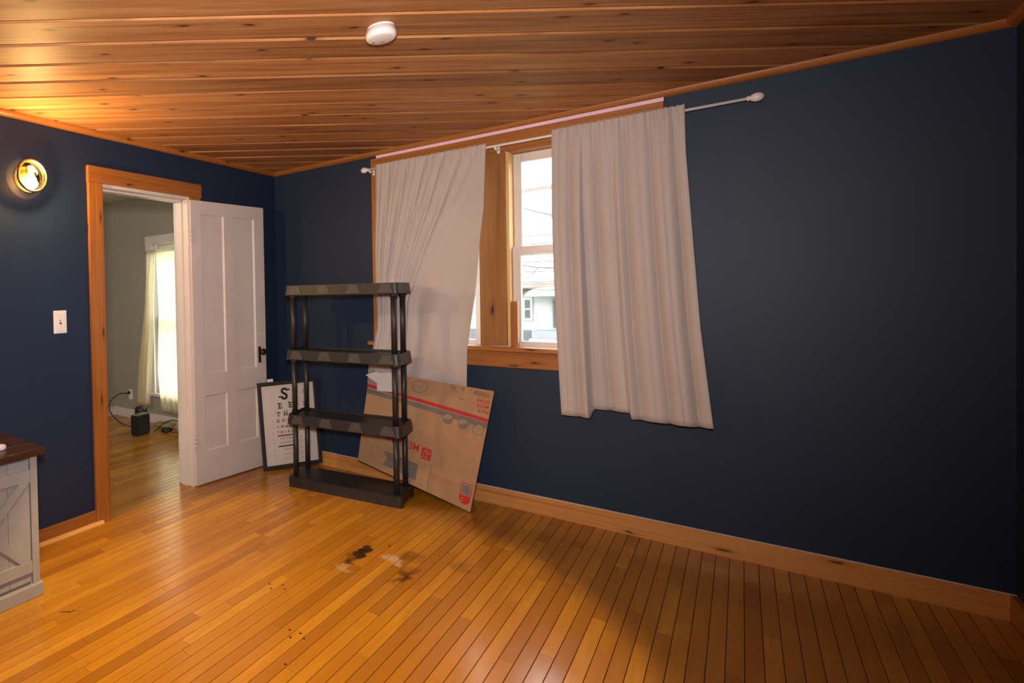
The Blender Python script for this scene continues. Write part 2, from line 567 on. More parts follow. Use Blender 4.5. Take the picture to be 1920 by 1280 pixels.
b = MB()
for (y0, y1, z0, z1) in ((RY - .1, DY0, 0, 2.62), (DY1, .108, 0, 2.62), (DY0, DY1, DZ, 2.62)):
    b.box((-WT, y0, z0), (-.06, y1, z1), mi=1)
    b.box((-.06, y0, z0), (0, y1, z1), mi=0)
wall_left = struct(b.build('wall_left', [MT['navy'], MT['grey_wall']]), 'navy painted wall with the open doorway', 'wall')

WX0, WX1, WZ0, WZ1 = 1.0, 2.44, 1.0, 2.30     # window opening in the back wall
b = MB()
for (x0, x1, z0, z1) in ((0, WX0, 0, 2.62), (WX1, RX, 0, 2.62), (WX0, WX1, 0, WZ0), (WX0, WX1, WZ1, 2.62)):
    b.box((x0, 0, z0), (x1, .14, z1))
wall_back = struct(b.build('wall_back', MT['navy']), 'dark navy wall with the curtained window', 'wall')
b = MB().box((RX, RY - .1, 0), (RX + .1, .14, 2.62))
struct(b.build('wall_right', MT['navy']), 'dark navy side wall seen edge-on at the right', 'wall')
b = MB().box((0, RY - .1, 0), (RX, RY, 2.62))
struct(b.build('wall_front', MT['navy']), 'navy wall behind the camera', 'wall')

# next room
b = MB().box((HX - .1, RY - .1, 0), (HX, HY + .14, 2.7))
struct(b.build('wall_hall_left', MT['grey_wall']), 'pale grey wall at the far left inside the next room', 'wall')
HWX0, HWX1, HWZ0, HWZ1 = -1.715, -.85, .34, 1.955
b = MB()
for (x0, x1, z0, z1) in ((HX, HWX0, 0, 2.7), (HWX1, 0, 0, 2.7), (HWX0, HWX1, 0, HWZ0), (HWX0, HWX1, HWZ1, 2.7)):
    b.box((x0, HY, z0), (x1, HY + .14, z1))
struct(b.build('wall_hall_back', MT['grey_wall']), 'grey wall with the curtained window in the next room', 'wall')
b = MB().box((HX, RY - .1, 0), (-WT, RY, 2.7))
struct(b.build('wall_hall_front', MT['grey_wall']), 'grey wall closing the next room, out of sight', 'wall')
b = MB().box((HX - .1, RY - .1, HZ), (-.06, HY + .14, HZ + .1))
struct(b.build('ceiling_hall', MT['hall_ceiling']), 'plain cream ceiling of the next room', 'ceiling')

# ------------------------------------------------------------------ strip floor, plank by plank
SW = .0508
lens = (.3, .5, .7, .95, 1.2, 1.5, 1.9)
cache = {}
def plank_mesh(l):
    k = round(l, 3)
    if k not in cache:
        w2, l2, c = SW / 2 - .0010, l / 2 - .0006, .0009
        mb = MB()
        mb.add([(-w2, -l2, -.011), (w2, -l2, -.011), (w2, l2, -.011), (-w2, l2, -.011),
                (-w2, -l2, -c), (w2, -l2, -c), (w2, l2, -c), (-w2, l2, -c),
                (-w2 + c, -l2 + .0001, 0), (w2 - c, -l2 + .0001, 0), (w2 - c, l2 - .0001, 0), (-w2 + c, l2 - .0001, 0)],
               [(0, 1, 5, 4), (1, 2, 6, 5), (2, 3, 7, 6), (3, 0, 4, 7), (4, 5, 9, 8), (5, 6, 10, 9), (6, 7, 11, 10), (7, 4, 8, 11), (8, 9, 10, 11)])
        cache[k] = mb.mesh('floor_plank', MT['floor'])
    return cache[k]

Minv = cam.matrix_world.inverted()
def in_view(p):
    q = Minv @ Vector(p)
    if q.z > -.2:
        return False
    px = 350 + FPX * q.x / -q.z
    py = 568.6 - FPX * q.y / -q.z
    return -40 < px < 1960 and -40 < py < 1320

pl = []
x = HX + SW / 2
while x < RX:
    y0, y1 = (-3.2 if x < -.06 else RY), (HY if x < -.06 else 0.0)
    y = y0 - rnd.random() * .9
    while y < y1 - .001:
        l = rnd.choice(lens)
        e = y + l
        a, z = max(y, y0), min(e, y1)
        if y1 - e < .12:
            z = y1
            e = y1
        if z - a > .02:
            cx, cy, ll = x, (a + z) / 2, z - a
            hidden = (-.12 < cx < -.0 and (cy > DY1 or cy < DY0)) or (cx < -.12 and (cy < -2.3 or cx < -2.3))
            vis = not hidden and any(in_view((cx, cy + s * ll / 2, 0)) for s in (-.9, -.45, 0, .45, .9))
            d = (Vector((cx, cy, 0)) - CAM).length
            score = (ll * SW / d ** 3) if vis else 0
            pl.append((score, cx, cy, ll))
        y = e
    x += SW
pl.sort(reverse=True)
stuff = MB()
for i, (sc, cx, cy, ll) in enumerate(pl):
    if i < 300 and sc > 0:
        o = bpy.data.objects.new('floor_plank', plank_mesh(ll))
        C.objects.link(o)
        o.parent = floor
        o.location = (cx, cy, 0)
    else:
        w2, l2 = SW / 2 - .0010, ll / 2 - .0006
        stuff.box((cx - w2, cy - l2, -.011), (cx + w2, cy + l2, 0))
tag(stuff.build('floor_planks_remaining', MT['floor'], floor), kind='stuff')

# ------------------------------------------------------------------ board ceiling, laid at 45 degrees
b = MB().box((0, RY, RZ + .02), (RX, 0, RZ + .14))
ceiling = struct(b.build('ceiling', MT['gap']), 'stained pine board ceiling laid diagonally', 'ceiling')
BW, P0 = .1935, 2.72
S2 = math.sqrt(2)
def clip_poly(poly, f):
    out = []
    for i in range(len(poly)):
        a, c = poly[i], poly[(i + 1) % len(poly)]
        fa, fc = f(a), f(c)
        if fa >= 0:
            out.append(a)
        if (fa >= 0) != (fc >= 0):
            t = fa / (fa - fc)
            out.append((a[0] + t * (c[0] - a[0]), a[1] + t * (c[1] - a[1])))
    return out
def world_st(s, t):                  # s along the boards, t across, to room coordinates
    return ((s + t) / S2, (s - t) / S2)
k0 = int((0 - P0) / BW) - 1
for k in range(k0, k0 + 40):
    t0 = P0 + k * BW
    t1 = t0 + BW
    if t1 < 0.02 or t0 > (RX - RY) / S2:
        continue
    dz = rnd.uniform(-.001, .001)
    ch, dp, g = .014, .013, .0026
    mb = MB()
    tm, sm = (t0 + t1) / 2, 0
    rows = ((t0 + g, t0 + ch, dp, 0), (t0 + ch, t1 - ch, 0, 0), (t1 - ch, t1 - g, 0, dp))
    for (ta, tb, za, zb) in rows:
        poly = [world_st(-9, ta), world_st(9, ta), world_st(9, tb), world_st(-9, tb)]
        for f in (lambda p: p[0], lambda p: RX - p[0], lambda p: -p[1], lambda p: p[1] - RY):
            poly = clip_poly(poly, f)
            if not poly:
                break
        if len(poly) < 3:
            continue
        vs = []
        for (wx, wy) in poly:
            s_, t_ = (wx + wy) / S2, (wx - wy) / S2
            zz = za + (zb - za) * (t_ - ta) / (tb - ta)
            vs.append((s_, -(t_ - tm), zz))
        mb.add(vs, [list(range(len(vs)))])
        if za == 0 and zb == 0:
            mb.add([(v[0], v[1], .018) for v in vs], [list(range(len(vs)))])
    if not mb.v:
        continue
    o = mb.build('ceiling_board', MT['ceil'], ceiling)
    wx, wy = world_st(0, tm)
    o.location = (wx, wy, RZ + dz)
    o.rotation_euler = (0, 0, PI / 4)

# quarter-round trim under the ceiling
def qr(r, n=5):
    return [(0, 0)] + [(r * math.cos(a), r * math.sin(a)) for a in [PI / 2 * i / n for i in range(n + 1)]]
R_ = .031
b = MB().prism([(-p[0], RZ - p[1]) for p in qr(R_)], 0, RX, 0)
struct(b.build('trim_1', MT['pine_x']), 'thin orange pine trim between the curtain wall and ceiling', 'trim')
b = MB().prism([(RZ - p[1], p[0]) for p in qr(R_)], RY, 0, 1)
struct(b.build('trim_2', MT['pine_y']), 'thin orange pine trim between the doorway wall and ceiling', 'trim')
b = MB().prism([(RZ - p[1], RX - p[0]) for p in qr(R_)], RY, 0, 1)
struct(b.build('trim_3', MT['pine_y']), 'thin orange pine trim along the right wall top', 'trim')

# baseboards
HB = .107
def bb_prof(t, h):
    return [(0, 0), (t, 0), (t, h - .003), (t - .003, h), (0, h)]
b = MB().prism([(-p[0], p[1]) for p in bb_prof(.018, HB)], 0, RX, 0)
bbk = struct(b.build('baseboard_back', MT['pine_base']), 'orange knotty pine baseboard under the curtained window', 'baseboard')
MB().box((0, -.010, HB), (RX, 0, HB + .0025)).build('caulk_line', MT['paper'], bbk)
b = MB().prism([(p[1], p[0]) for p in bb_prof(.018, .085)], RY, -1.952, 1)
bbl = struct(b.build('baseboard_left', MT['pine_y']), 'orange pine baseboard beside the grey cabinet', 'baseboard')
MB().prism([(p[1], .018 + p[0]) for p in qr(.019)], RY, -1.905, 1).build('shoe_molding', MT['pale_pine_y'], bbl)
MB().prism([(p[1], p[0]) for p in bb_prof(.018, .085)], -.94, 0, 1).build('baseboard_length', MT['pine_y'], bbl)
b = MB().prism([(p[1], RX - p[0]) for p in bb_prof(.018, HB)], RY, 0, 1)
struct(b.build('baseboard_right', MT['pine_y']), 'orange pine baseboard on the right wall', 'baseboard')
b = MB().prism([(HY - p[0], p[1]) for p in bb_prof(.016, .098)], HX, -WT, 0)
struct(b.build('baseboard_hall_back', MT['white_trim']), 'white baseboard under the window of the next room', 'baseboard')
b = MB().prism([(p[1], HX + p[0]) for p in bb_prof(.016, .098)], RY, HY, 1)
bh = struct(b.build('baseboard_hall_left', MT['white_trim']), 'white baseboard with a dark hole in the next room', 'baseboard')
MB().cyl((HX + .016, -.03, .052), .010, .002, 0, 14).build('cable_hole', MT['ink'], bh)

# ------------------------------------------------------------------ door frame and door
df = struct(empty('trim_4'), 'orange pine casing with white jamb around the doorway', 'door frame')
MB().box((0, -1.949, 0), (.022, -1.842, 2.112), .003).build('casing_leg', MT['pine_z'], df)
MB().box((0, -1.062, 0), (.022, -.955, 2.112), .003).build('casing_leg', MT['pine_z'], df)
MB().box((0, -1.952, 2.112), (.025, -.946, 2.212), .003).build('casing_head', MT['pine_y'], df)
MB().box((-.145, -1.86, 0), (.002, -1.842, 2.135), .002).build('jamb', MT['white_trim'], df)
MB().box((-.145, -1.078, 0), (.006, -1.055, 2.135), .002).build('jamb', MT['white_trim'], df)
MB().box((-.145, -1.86, 2.092), (.004, -1.055, 2.135), .002).build('jamb_head', MT['white_trim'], df)
MB().box((-.105, -1.091, 0), (-.048, -1.076, 2.094), .002).build('door_stop', MT['white_trim'], df)
MB().box((-.105, -1.844, 0), (-.048, -1.829, 2.094), .002).build('door_stop', MT['white_trim'], df)
MB().box((-.105, -1.842, 2.079), (-.048, -1.078, 2.094), .002).build('door_stop_head', MT['white_trim'], df)
MB().box((-.142, -1.052, 0), (-.12, -.96, 2.14), .002).build('casing_leg', MT['white_trim'], df)

DW, DH, DT = .765, 2.08, .036
door = struct(empty('door_1', (.026, -1.066, .010), (0, 0, math.radians(90 - 5.6))), 'open white four panel door beside the framed eye chart', 'door')
# local: x from hinge to latch, y = 0 is the room-side face looking to -y, thickness to +y
pan = ((.095, .325, .80, 1.985), (.425, .655, .80, 1.985), (.095, .325, .235, .645), (.425, .655, .235, .645))
xs = sorted({0, DW} | {v for p in pan for v in p[:2]})
zs = sorted({0, DH} | {v for p in pan for v in p[2:]})
b = MB()
for i in range(len(xs) - 1):
    for j in range(len(zs) - 1):
        if any(p[0] <= xs[i] and xs[i + 1] <= p[1] and p[2] <= zs[j] and zs[j + 1] <= p[3] for p in pan):
            continue
        for y, fl in ((0, 0), (DT, 1)):
            q = [(xs[i], y, zs[j]), (xs[i + 1], y, zs[j]), (xs[i + 1], y, zs[j + 1]), (xs[i], y, zs[j + 1])]
            b.add(q, [(0, 1, 2, 3) if not fl else (3, 2, 1, 0)])
b.add([(0, 0, 0), (DW, 0, 0), (DW, DT, 0), (0, DT, 0), (0, 0, DH), (DW, 0, DH), (DW, DT, DH), (0, DT, DH)],
      [(0, 3, 2, 1), (4, 5, 6, 7), (1, 2, 6, 5), (3, 0, 4, 7)])
for (x0, x1, z0, z1) in pan:
    for y, dy in ((0, .011), (DT, -.011)):
        c = .011
        o_ = [(x0, y, z0), (x1, y, z0), (x1, y, z1), (x0, y, z1)]
        n_ = [(x0 + c, y + dy, z0 + c), (x1 - c, y + dy, z0 + c), (x1 - c, y + dy, z1 - c), (x0 + c, y + dy, z1 - c)]
        fs = [(i, (i + 1) % 4, 4 + (i + 1) % 4, 4 + i) for i in range(4)]
        b.add(o_ + n_, fs if dy > 0 else [f[::-1] for f in fs])
b.build('door_frame', MT['door_white'], door)
for (x0, x1, z0, z1) in pan:
    MB().box((x0 + .010, .011, z0 + .010), (x1 - .010, DT - .011, z1 - .010)).build('door_panel', MT['door_white'], door)
for z in (1.83, .32):
    h = MB()
    for q in range(3):
        h.cyl((-.004, -.004, z - .045 + q * .031), .0065, .028, 2, 12)
    h = h.build('hinge', MT['steel'], door)
    MB().sphere((-.004, -.004, z + .052), .006, 10).build('hinge_tip', MT['steel'], h)
    MB().box((.0, -.0015, z - .045), (.022, .0, z + .048)).build('hinge_leaf', MT['door_white'], h)
esc = MB().box((.675, -.004, .835), (.703, 0, .965), .0018).build('escutcheon', MT['brown_metal'], door)
MB().cyl((.689, -.0045, .866), .004, .001, 1, 10).build('keyhole', MT['ink'], esc)
kb = MB().lathe([(.0, -.062), (.016, -.060), (.025, -.050), (.027, -.042), (.023, -.032), (.011, -.024), (.009, -.004), (.015, 0)], (.689, 0, .925), 1, 20)
kb.build('knob', MT['brown_metal'], door)

# ------------------------------------------------------------------ windows in the back wall
win = struct(empty('window_1'), 'pine framed double window behind the grey curtains', 'window')
MB().box((.888, -.022, 2.262), (2.549, 0, 2.379), .003).build('header_board', MT['pine_x'], win)
MB().box((.93, -.016, 2.379), (2.549, 0, 2.400)).build('lilac_strip', MT['lilac'], win)
MB().box((.890, -.020, 1.03), (1.005, 0, 2.262), .003).build('casing_leg', MT['pine_z'], win)
MB().box((2.435, -.020, 1.03), (2.547, 0, 2.262), .003).build('casing_leg', MT['pine_z'], win)
MB().box((1.628, -.020, 1.03), (1.784, .006, 2.262), .003).build('mullion_board', MT['pine_rough_z'], win)
MB().box((.855, -.055, .998), (2.585, .035, 1.028), .006).build('stool', MT['pine_x'], win)
MB().box((.885, -.018, .895), (2.552, 0, .998), .003).build('apron', MT['pine_x'], win)
for (x0, x1) in ((1.0, 1.632), (1.795, 2.44)):
    MB().box((x0 - .012, 0, 1.0), (x0 + .006, .14, 2.30)).build('side_jamb', MT['daylit_pine_z'], win)
    MB().box((x1 - .006, 0, 1.0), (x1 + .012, .14, 2.30)).build('side_jamb', MT['daylit_pine_z'], win)
    MB().box((x0, 0, 2.258), (x1, .14, 2.30)).build('head_jamb', MT['pine_x'], win)
    MB().box((x0 - .012, .035, .99), (x1 + .012, .16, 1.012)).build('sill', MT['white_trim'], win)
    xa, xb = x0 + .008, x1 - .008
    # upper sash outside, lower sash inside
    for (nm, y0, y1, z0, z1, br) in (('upper_sash', .092, .124, 1.605, 2.256, .034), ('lower_sash', .052, .084, 1.012, 1.662, .048)):
        tr = .055 if nm == 'upper_sash' else .042
        s_ = MB()
        s_.box((xa, y0, z0), (xa + .046, y1, z1), .003).box((xb - .046, y0, z0), (xb, y1, z1), .003)
        s_.box((xa + .046, y0, z0), (xb - .046, y1, z0 + br), .003).box((xa + .046, y0, z1 - tr), (xb - .046, y1, z1), .003)
        s_ = s_.build(nm, MT['white_trim'], win)
        MB().box((xa + .044, (y0 + y1) / 2 - .002, z0 + br - .002), (xb - .044, (y0 + y1) / 2 + .002, z1 - tr + .002)).build('pane', MT['glass'], s_)
    # storm window outside with its cross bars
    st = MB()
    st.box((xa, .130, 1.012), (xa + .028, .139, 2.256)).box((xb - .028, .130, 1.012), (xb, .139, 2.256))
    st.box((xa, .130, 2.01), (xb, .139, 2.035)).box((xa, .130, 1.40), (xb, .139, 1.42)).box((xa, .130, 1.012), (xb, .139, 1.04)).box((xa, .130, 2.236), (xb, .139, 2.256))
    st.build('storm_frame', MT['plastic_white'], win)
b = MB().box((-.018, -.018, 0), (.018, .018, .285), .002)
tag(b.build('wood_prop', MT['pine_z'], None, (1.824, .010, 1.0285)), 'short pine stick standing upright on the window sill', 'wood block')

# window of the next room
hw = struct(empty('window_2'), 'white cased window with cream curtain in the next room', 'window')
MB().box((HWX0 - .105, HY - .02, .30), (HWX0, HY, HWZ1), .003).build('casing_leg', MT['white_trim'], hw)
MB().box((HWX1, HY - .02, .30), (HWX1 + .105, HY, HWZ1), .003).build('casing_leg', MT['white_trim'], hw)
MB().box((HWX0 - .110, HY - .022, HWZ1), (HWX1 + .11, HY, 2.053), .003).build('casing_head', MT['white_trim'], hw)
MB().box((HWX0 - .12, HY - .04, .30), (HWX1 + .12, HY + .02, .335), .004).build('stool', MT['white_trim'], hw)
for (nm, z0, z1, y0) in (('upper_sash', 1.13, HWZ1, HY + .09), ('lower_sash', HWZ0, 1.17, HY + .05)):
    s_ = MB()
    s_.box((HWX0, y0, z0), (HWX0 + .05, y0 + .03, z1)).box((HWX1 - .05, y0, z0), (HWX1, y0 + .03, z1))
    s_.box((HWX0 + .05, y0, z0), (HWX1 - .05, y0 + .03, z0 + .045)).box((HWX0 + .05, y0, z1 - .05), (HWX1 - .05, y0 + .03, z1))
    s_ = s_.build(nm, MT['white_trim'], hw)
    MB().box((HWX0 + .048, y0 + .013, z0 + .04), (HWX1 - .048, y0 + .017, z1 - .045)).build('pane', MT['glass'], s_)

# ------------------------------------------------------------------ curtains
def interp(tab, v):
    for (a, x), (b_, y) in zip(tab, tab[1:]):
        if v <= b_:
            return x + (y - x) * (v - a) / (b_ - a)
    return tab[-1][1]

YR = -.085     # rod line
def pleat(t):
    """rounded ridges with narrow valleys, period 1"""
    return 1 - 2 * abs(math.sin(PI * t)) ** .75

def drape1(u, v):
    c = .95 * v if v < .6 else .57                # folds run from the rod down to the pulled-back left side
    ut = u / (1 - c)
    def sst(a, b, t):
        t = min(1, max(0, (t - a) / (b - a)))
        return t * t * (3 - 2 * t)
    keep = (1 - sst(.86, 1.08, ut)) * (1 - .75 * sst(.55, .95, v))
    y = .50 * pleat(6.3 * ut + .10 * math.sin(8 * ut)) + .25 * pleat(11.7 * ut + .4) * (1 - .6 * v) + .30 * math.sin(2 * PI * 2.3 * ut + 1.0)
    y -= .9 * math.exp(-((ut - .52) / .035) ** 2) * sst(.0, .25, v) + 1.2 * math.exp(-((ut - .93) / .06) ** 2) * sst(.03, .3, v)
    soft = .55 * math.sin(2 * PI * (2.2 * (u + .18 * v)) + .6) * sst(.35, .75, v) + .25 * math.sin(2 * PI * (4.1 * (u + .10 * v))) * sst(.5, .9, v)
    a = interp([(0, .006), (.05, .012), (.25, .032), (.6, .030), (1, .018)], v)
    return a * (y * keep + soft)

def drape2(u, v):
    w_ = u + .02 * math.sin(6 * u + 1)
    y = .50 * pleat(5.2 * w_ + .15 + .05 * v) + .22 * pleat(10.4 * w_ + .3) * (1 - .5 * v) + .35 * math.sin(2 * PI * 1.7 * w_ + 2.2)
    # two deep overlapping folds
    y += 1.1 * math.tanh((u - .215 - .035 * (1 - v)) / .010) * min(1, .25 + v) - .9 * math.tanh((u - .485 - .02 * (1 - v)) / .012) * min(1, .2 + v)
    y += -.9 * math.tanh((u - .33) / .10) * min(1, .2 + v) * .6
    a = interp([(0, .006), (.05, .012), (.4, .026), (1, .030)], v)
    return a * y

def curtain(name, mat, left, right, ztop, zbot, ybase, drape, nu=170, nv=64, thick=.0016, parent=None):
    """left/right: tables v -> x of the two side edges; drape(u, v): depth of the folds"""
    vs = []
    for j in range(nv + 1):
        v = j / nv
        v = v ** 1.25
        xl, xr = interp(left, v), interp(right, v)
        for i in range(nu + 1):
            u = i / nu
            g = math.exp(-v * 22)
            gz = math.sin(2 * PI * 21 * u + 3 * math.sin(7 * u)) + .6 * math.sin(2 * PI * 37 * u)
            z = ztop + (zbot(u) - ztop) * v + (.0035 * gz if j == 0 else 0)
            x = xl + (xr - xl) * u + .002 * g * math.cos(2 * PI * 17 * u)
            vs.append((x, ybase(v) + drape(u, v) + g * .0035 * gz, z))
    W_ = nu + 1
    fs = [(j * W_ + i, j * W_ + i + 1, (j + 1) * W_ + i + 1, (j + 1) * W_ + i) for j in range(nv) for i in range(nu)]
    o = MB().add(vs, fs, 0, True).build(name, mat, parent)
    md = o.modifiers.new('cloth_thickness', 'SOLIDIFY')
    md.thickness = thick
    md.offset = 0
    return o

ct = thing('curtain', 'light grey curtain pulled left, hanging behind the black shelf', 'curtain', group='grey blackout curtains')
curtain('curtain_fabric', MT['curtain'], [(0, .967), (.2, .962), (.5, .955), (.72, .957), (.82, .921), (.90, .877), (1, .855)], [(0, 1.701), (.25, 1.688), (.36, 1.667), (.59, 1.630), (.78, 1.584), (.92, 1.567), (1, 1.562)],
        2.314, lambda u: .672 - .01 * u, lambda v: YR - .019 - .022 * min(1, v * 3) + .052 * max(0, v - .80) / .2, drape1, parent=ct)
ct = thing('curtain', 'light grey curtain hanging straight at the right end of the rod', 'curtain', group='grey blackout curtains')
def hem2(u):
    a = .5 + .5 * math.tanh((u - .225) / .006)
    c = .5 + .5 * math.tanh((u - .495) / .006)
    return .656 - .012 * u + .045 * a - .025 * c + .012 * u
curtain('curtain_fabric', MT['curtain'], [(0, 2.056), (.3, 2.056), (.58, 2.067), (.84, 2.081), (1, 2.092)], [(0, 2.635), (.15, 2.641), (.41, 2.665), (.70, 2.692), (1, 2.736)],
        2.320, hem2, lambda v: YR - .020 - .026 * min(1, v * 2), drape2, nu=240, parent=ct)

# curtain rod
rod = thing('curtain_rod', 'thin white curtain rod with egg shaped ends above the window', 'curtain rod')
MB().cyl((.905, YR, 2.292), .0075, 1.955, 0, 14).build('rod', MT['plastic_white'], rod)
for (x, s) in ((.905, -1), (2.86, 1)):
    MB().lathe([(.008, 0), (.0125, .002 * s), (.0125, .007 * s), (.009, .010 * s), (.014, .015 * s), (.0205, .025 * s), (.022, .036 * s), (.019, .048 * s), (.011, .057 * s), (.0001, .060 * s)], (x, YR, 2.292), 0, 20).build('finial', MT['plastic_white'], rod)
for x in (.915, 1.752, 2.51):
    k = MB()
    k.box((x - .006, YR - .012, 2.274), (x + .006, YR + .012, 2.283)).box((x - .006, YR, 2.268), (x + .006, -.02 if x < .89 or x > 2.55 else -.022, 2.276))
    k.box((x - .008, -.026, 2.255), (x + .008, -.0215, 2.296))
    k.build('bracket', MT['plastic_white'], rod)

# cream curtain of the next room
hc = thing('curtain', 'cream sheer curtain gathered on the window of the next room', 'curtain')
def sheer_a(u, v):
    return interp([(0, .006), (.3, .020), (1, .028)], v) * (.7 * math.sin(2 * PI * 3.1 * u + .5) + .4 * math.sin(2 * PI * 5.4 * u + 1))
def sheer_b(u, v):
    return interp([(0, .006), (.3, .016), (1, .020)], v) * (.7 * math.sin(2 * PI * 8 * u + .5) + .3 * math.sin(2 * PI * 13 * u + 1))
curtain('curtain_fabric', MT['sheer'], [(0, -1.735), (.35, -1.80), (.75, -1.94), (1, -1.985)], [(0, -1.60), (.4, -1.66), (1, -1.76)], 1.895, lambda u: .190, lambda v: .036, sheer_a, 60, 40, parent=hc)
curtain('curtain_fabric', MT['sheer'], [(0, -1.60), (.4, -1.58), (.75, -1.62), (1, -1.58)], [(0, -.95), (1, -.92)], 1.895, lambda u: .165, lambda v: .036, sheer_b, 110, 40, parent=hc)
MB().cyl((-1.79, .052, 1.872), .006, 1.0, 0, 10).build('curtain_rod', MT['white_trim'], hc)
MB().box((-1.64, .045, 1.86), (-1.615, .087, 1.945)).build('bracket', MT['white_trim'], hc)

# ------------------------------------------------------------------ plastic shelf unit
SWD, SDP, SANG = .800, .292, .150
su = thing('shelf_unit', 'black plastic four tier shelf unit in front of the cardboard', 'shelf', (.506, -.612, 0), (0, 0, SANG))
def rrect(x0, y0, x1, y1, r, n=4):
    out = []
    for (cx, cy, a0) in ((x1 - r, y0 + r, -PI / 2), (x1 - r, y1 - r, 0), (x0 + r, y1 - r, PI / 2), (x0 + r, y0 + r, PI)):
        for i in range(n + 1):
            a = a0 + PI / 2 * i / n
            out.append((cx + r * math.cos(a), cy + r * math.sin(a)))
    return out
def tray(z0, z1, base=False):
    """upturned tray: flared lip around a recessed plate"""
    t = MB()
    o0 = rrect(-.004, -.004, SWD + .004, SDP + .004, .030)
    o1 = rrect(.004, .004, SWD - .004, SDP - .004, .028)
    i1 = rrect(.016, .016, SWD - .016, SDP - .016, .022)
    n = len(o0)
    zp = z1 - .012
    vs = [(p[0], p[1], z0) for p in o0] + [(p[0], p[1], z1) for p in o1] + [(p[0], p[1], z1) for p in i1] + [(p[0], p[1], zp) for p in i1]
    fs = []
    for k in range(3):
        fs += [(k * n + i, k * n + (i + 1) % n, (k + 1) * n + (i + 1) % n, (k + 1) * n + i) for i in range(n)]
    fs.append([3 * n + i for i in range(n)])
    fs.append([i for i in range(n)][::-1])
    t.add(vs, fs)
    return t
levels = (0.0, .455, .920, 1.382)
TH = .070
for li, z in enumerate(levels):
    if li == 0:
        t = MB()
        # base: plate with skirts, the end skirts are arched between two feet
        o1 = rrect(0, 0, SWD, SDP, .022)
        n = len(o1)
        t.add([(p[0], p[1], .030) for p in o1] + [(p[0], p[1], .072) for p in o1],
              [(i, (i + 1) % n, n + (i + 1) % n, n + i) for i in range(n)] + [[n + i for i in range(n)], [i for i in range(n)][::-1]])
        t.box((.012, 0.0005, 0), (SWD - .012, .016, .034)).box((.012, SDP - .016, 0), (SWD - .012, SDP - .0005, .034))
        for (x, y) in ((0, 0), (SWD - .06, 0), (0, SDP - .06), (SWD - .06, SDP - .06)):
            t.prism(rrect(x + .0008, y + .0008, x + .0592, y + .0592, .02), 0, .034, 2)
        sh = t.build('base_shelf', MT['black_plastic'], su)
        MB().box((.02, .02, .0722), (SWD - .02, SDP - .02, .0745)).build('grip_mat', MT['black_plastic'], sh)
        continue
    sh = tray(z, z + TH).build('shelf', MT['black_plastic'], su)
    # raised trapezoid panels along the front and back lips
    for side in (0, 1):
        nx = 7
        for k in range(nx):
            xc = .085 + (SWD - .17) * k / (nx - 1)
            w0, w1 = .050, .028
            zb, zt = z + .006, z + TH - .006
            off = .0045
            def yy(zz, d):
                f = (zz - z) / TH
                y = -.004 + .008 * f - d
                return y if side == 0 else SDP - y
            up_ = k % 2 == 0
            wa, wb = (w0, w1) if up_ else (w1, w0)
            q = [(xc - wa, zb), (xc + wa, zb), (xc + wb, zt), (xc - wb, zt)]
            vs = [(p[0], yy(p[1], -.002), p[1]) for p in q] + [(p[0] * .985 + xc * .015, yy(p[1], off), p[1]) for p in q]
            fs = [(4, 5, 6, 7), (0, 1, 5, 4), (1, 2, 6, 5), (2, 3, 7, 6), (3, 0, 4, 7)]
            if side:
                fs = [f[::-1] for f in fs]
            if k in (0, 2, 4, 6):
                MB().add(vs, fs).build('lip_panel', MT['shelf_face'], sh)
    for (x, y) in ((.045, .045), (SWD - .045, .045), (.045, SDP - .045), (SWD - .045, SDP - .045)):
        MB().cyl((x, y, z - .02), .024, .022, 2, 18, .026).build('collar', MT['black_plastic'], sh)
for (x, y) in ((.045, .045), (SWD - .045, .045), (.045, SDP - .045), (SWD - .045, SDP - .045)):
    for a, c in ((.072, levels[1]), (levels[1] + TH - .012, levels[2]), (levels[2] + TH - .012, levels[3])):
        p = MB().cyl((x, y, a), .0185, c - a, 2, 18).build('pole', MT['black_plastic'], su)

# ------------------------------------------------------------------ flattened cardboard box
CTL, CTR, CBR, CBL = Vector((.908, -.132, .823)), Vector((1.735, -.124, .753)), Vector((1.630, -.268, .004)), Vector((.838, -.200, .162))
def cp(u, v, off=0.0):
    p = (CTL * (1 - u) + CTR * u) * (1 - v) + (CBL * (1 - u) + CBR * u) * v
    n = ((CTR - CTL) * (1 - v) + (CBR - CBL) * v).cross((CBL - CTL) * (1 - u) + (CBR - CTR) * u).normalized()
    if n.y > 0:
        n = -n
    return p + n * off
CW, CHT = .86, .735
cb = thing('cardboard_box', 'flattened brown moving box leaning on the wall under the window', 'cardboard', (0, 0, 0))
nU, nV = 16, 14
vs = [cp(i / nU, j / nV, 0) for j in range(nV + 1) for i in range(nU + 1)]
vb = [cp(i / nU, j / nV, -.007) for j in range(nV + 1) for i in range(nU + 1)]
fs = []
N_ = len(vs)
Wd = nU + 1
for j in range(nV):
    for i in range(nU):
        q = (j * Wd + i, (j + 1) * Wd + i, (j + 1) * Wd + i + 1, j * Wd + i + 1)
        fs.append(q)
        fs.append(tuple(k + N_ for k in q[::-1]))
ring = [i for i in range(Wd)] + [j * Wd + nU for j in range(1, nV + 1)] + [nV * Wd + i for i in range(nU - 1, -1, -1)] + [j * Wd for j in range(nV - 1, 0, -1)]
for a, c in zip(ring, ring[1:] + ring[:1]):
    fs.append((a, c, c + N_, a + N_))
MB().add(vs + vb, fs).build('cardboard_sheet', MT['cardboard'], cb)

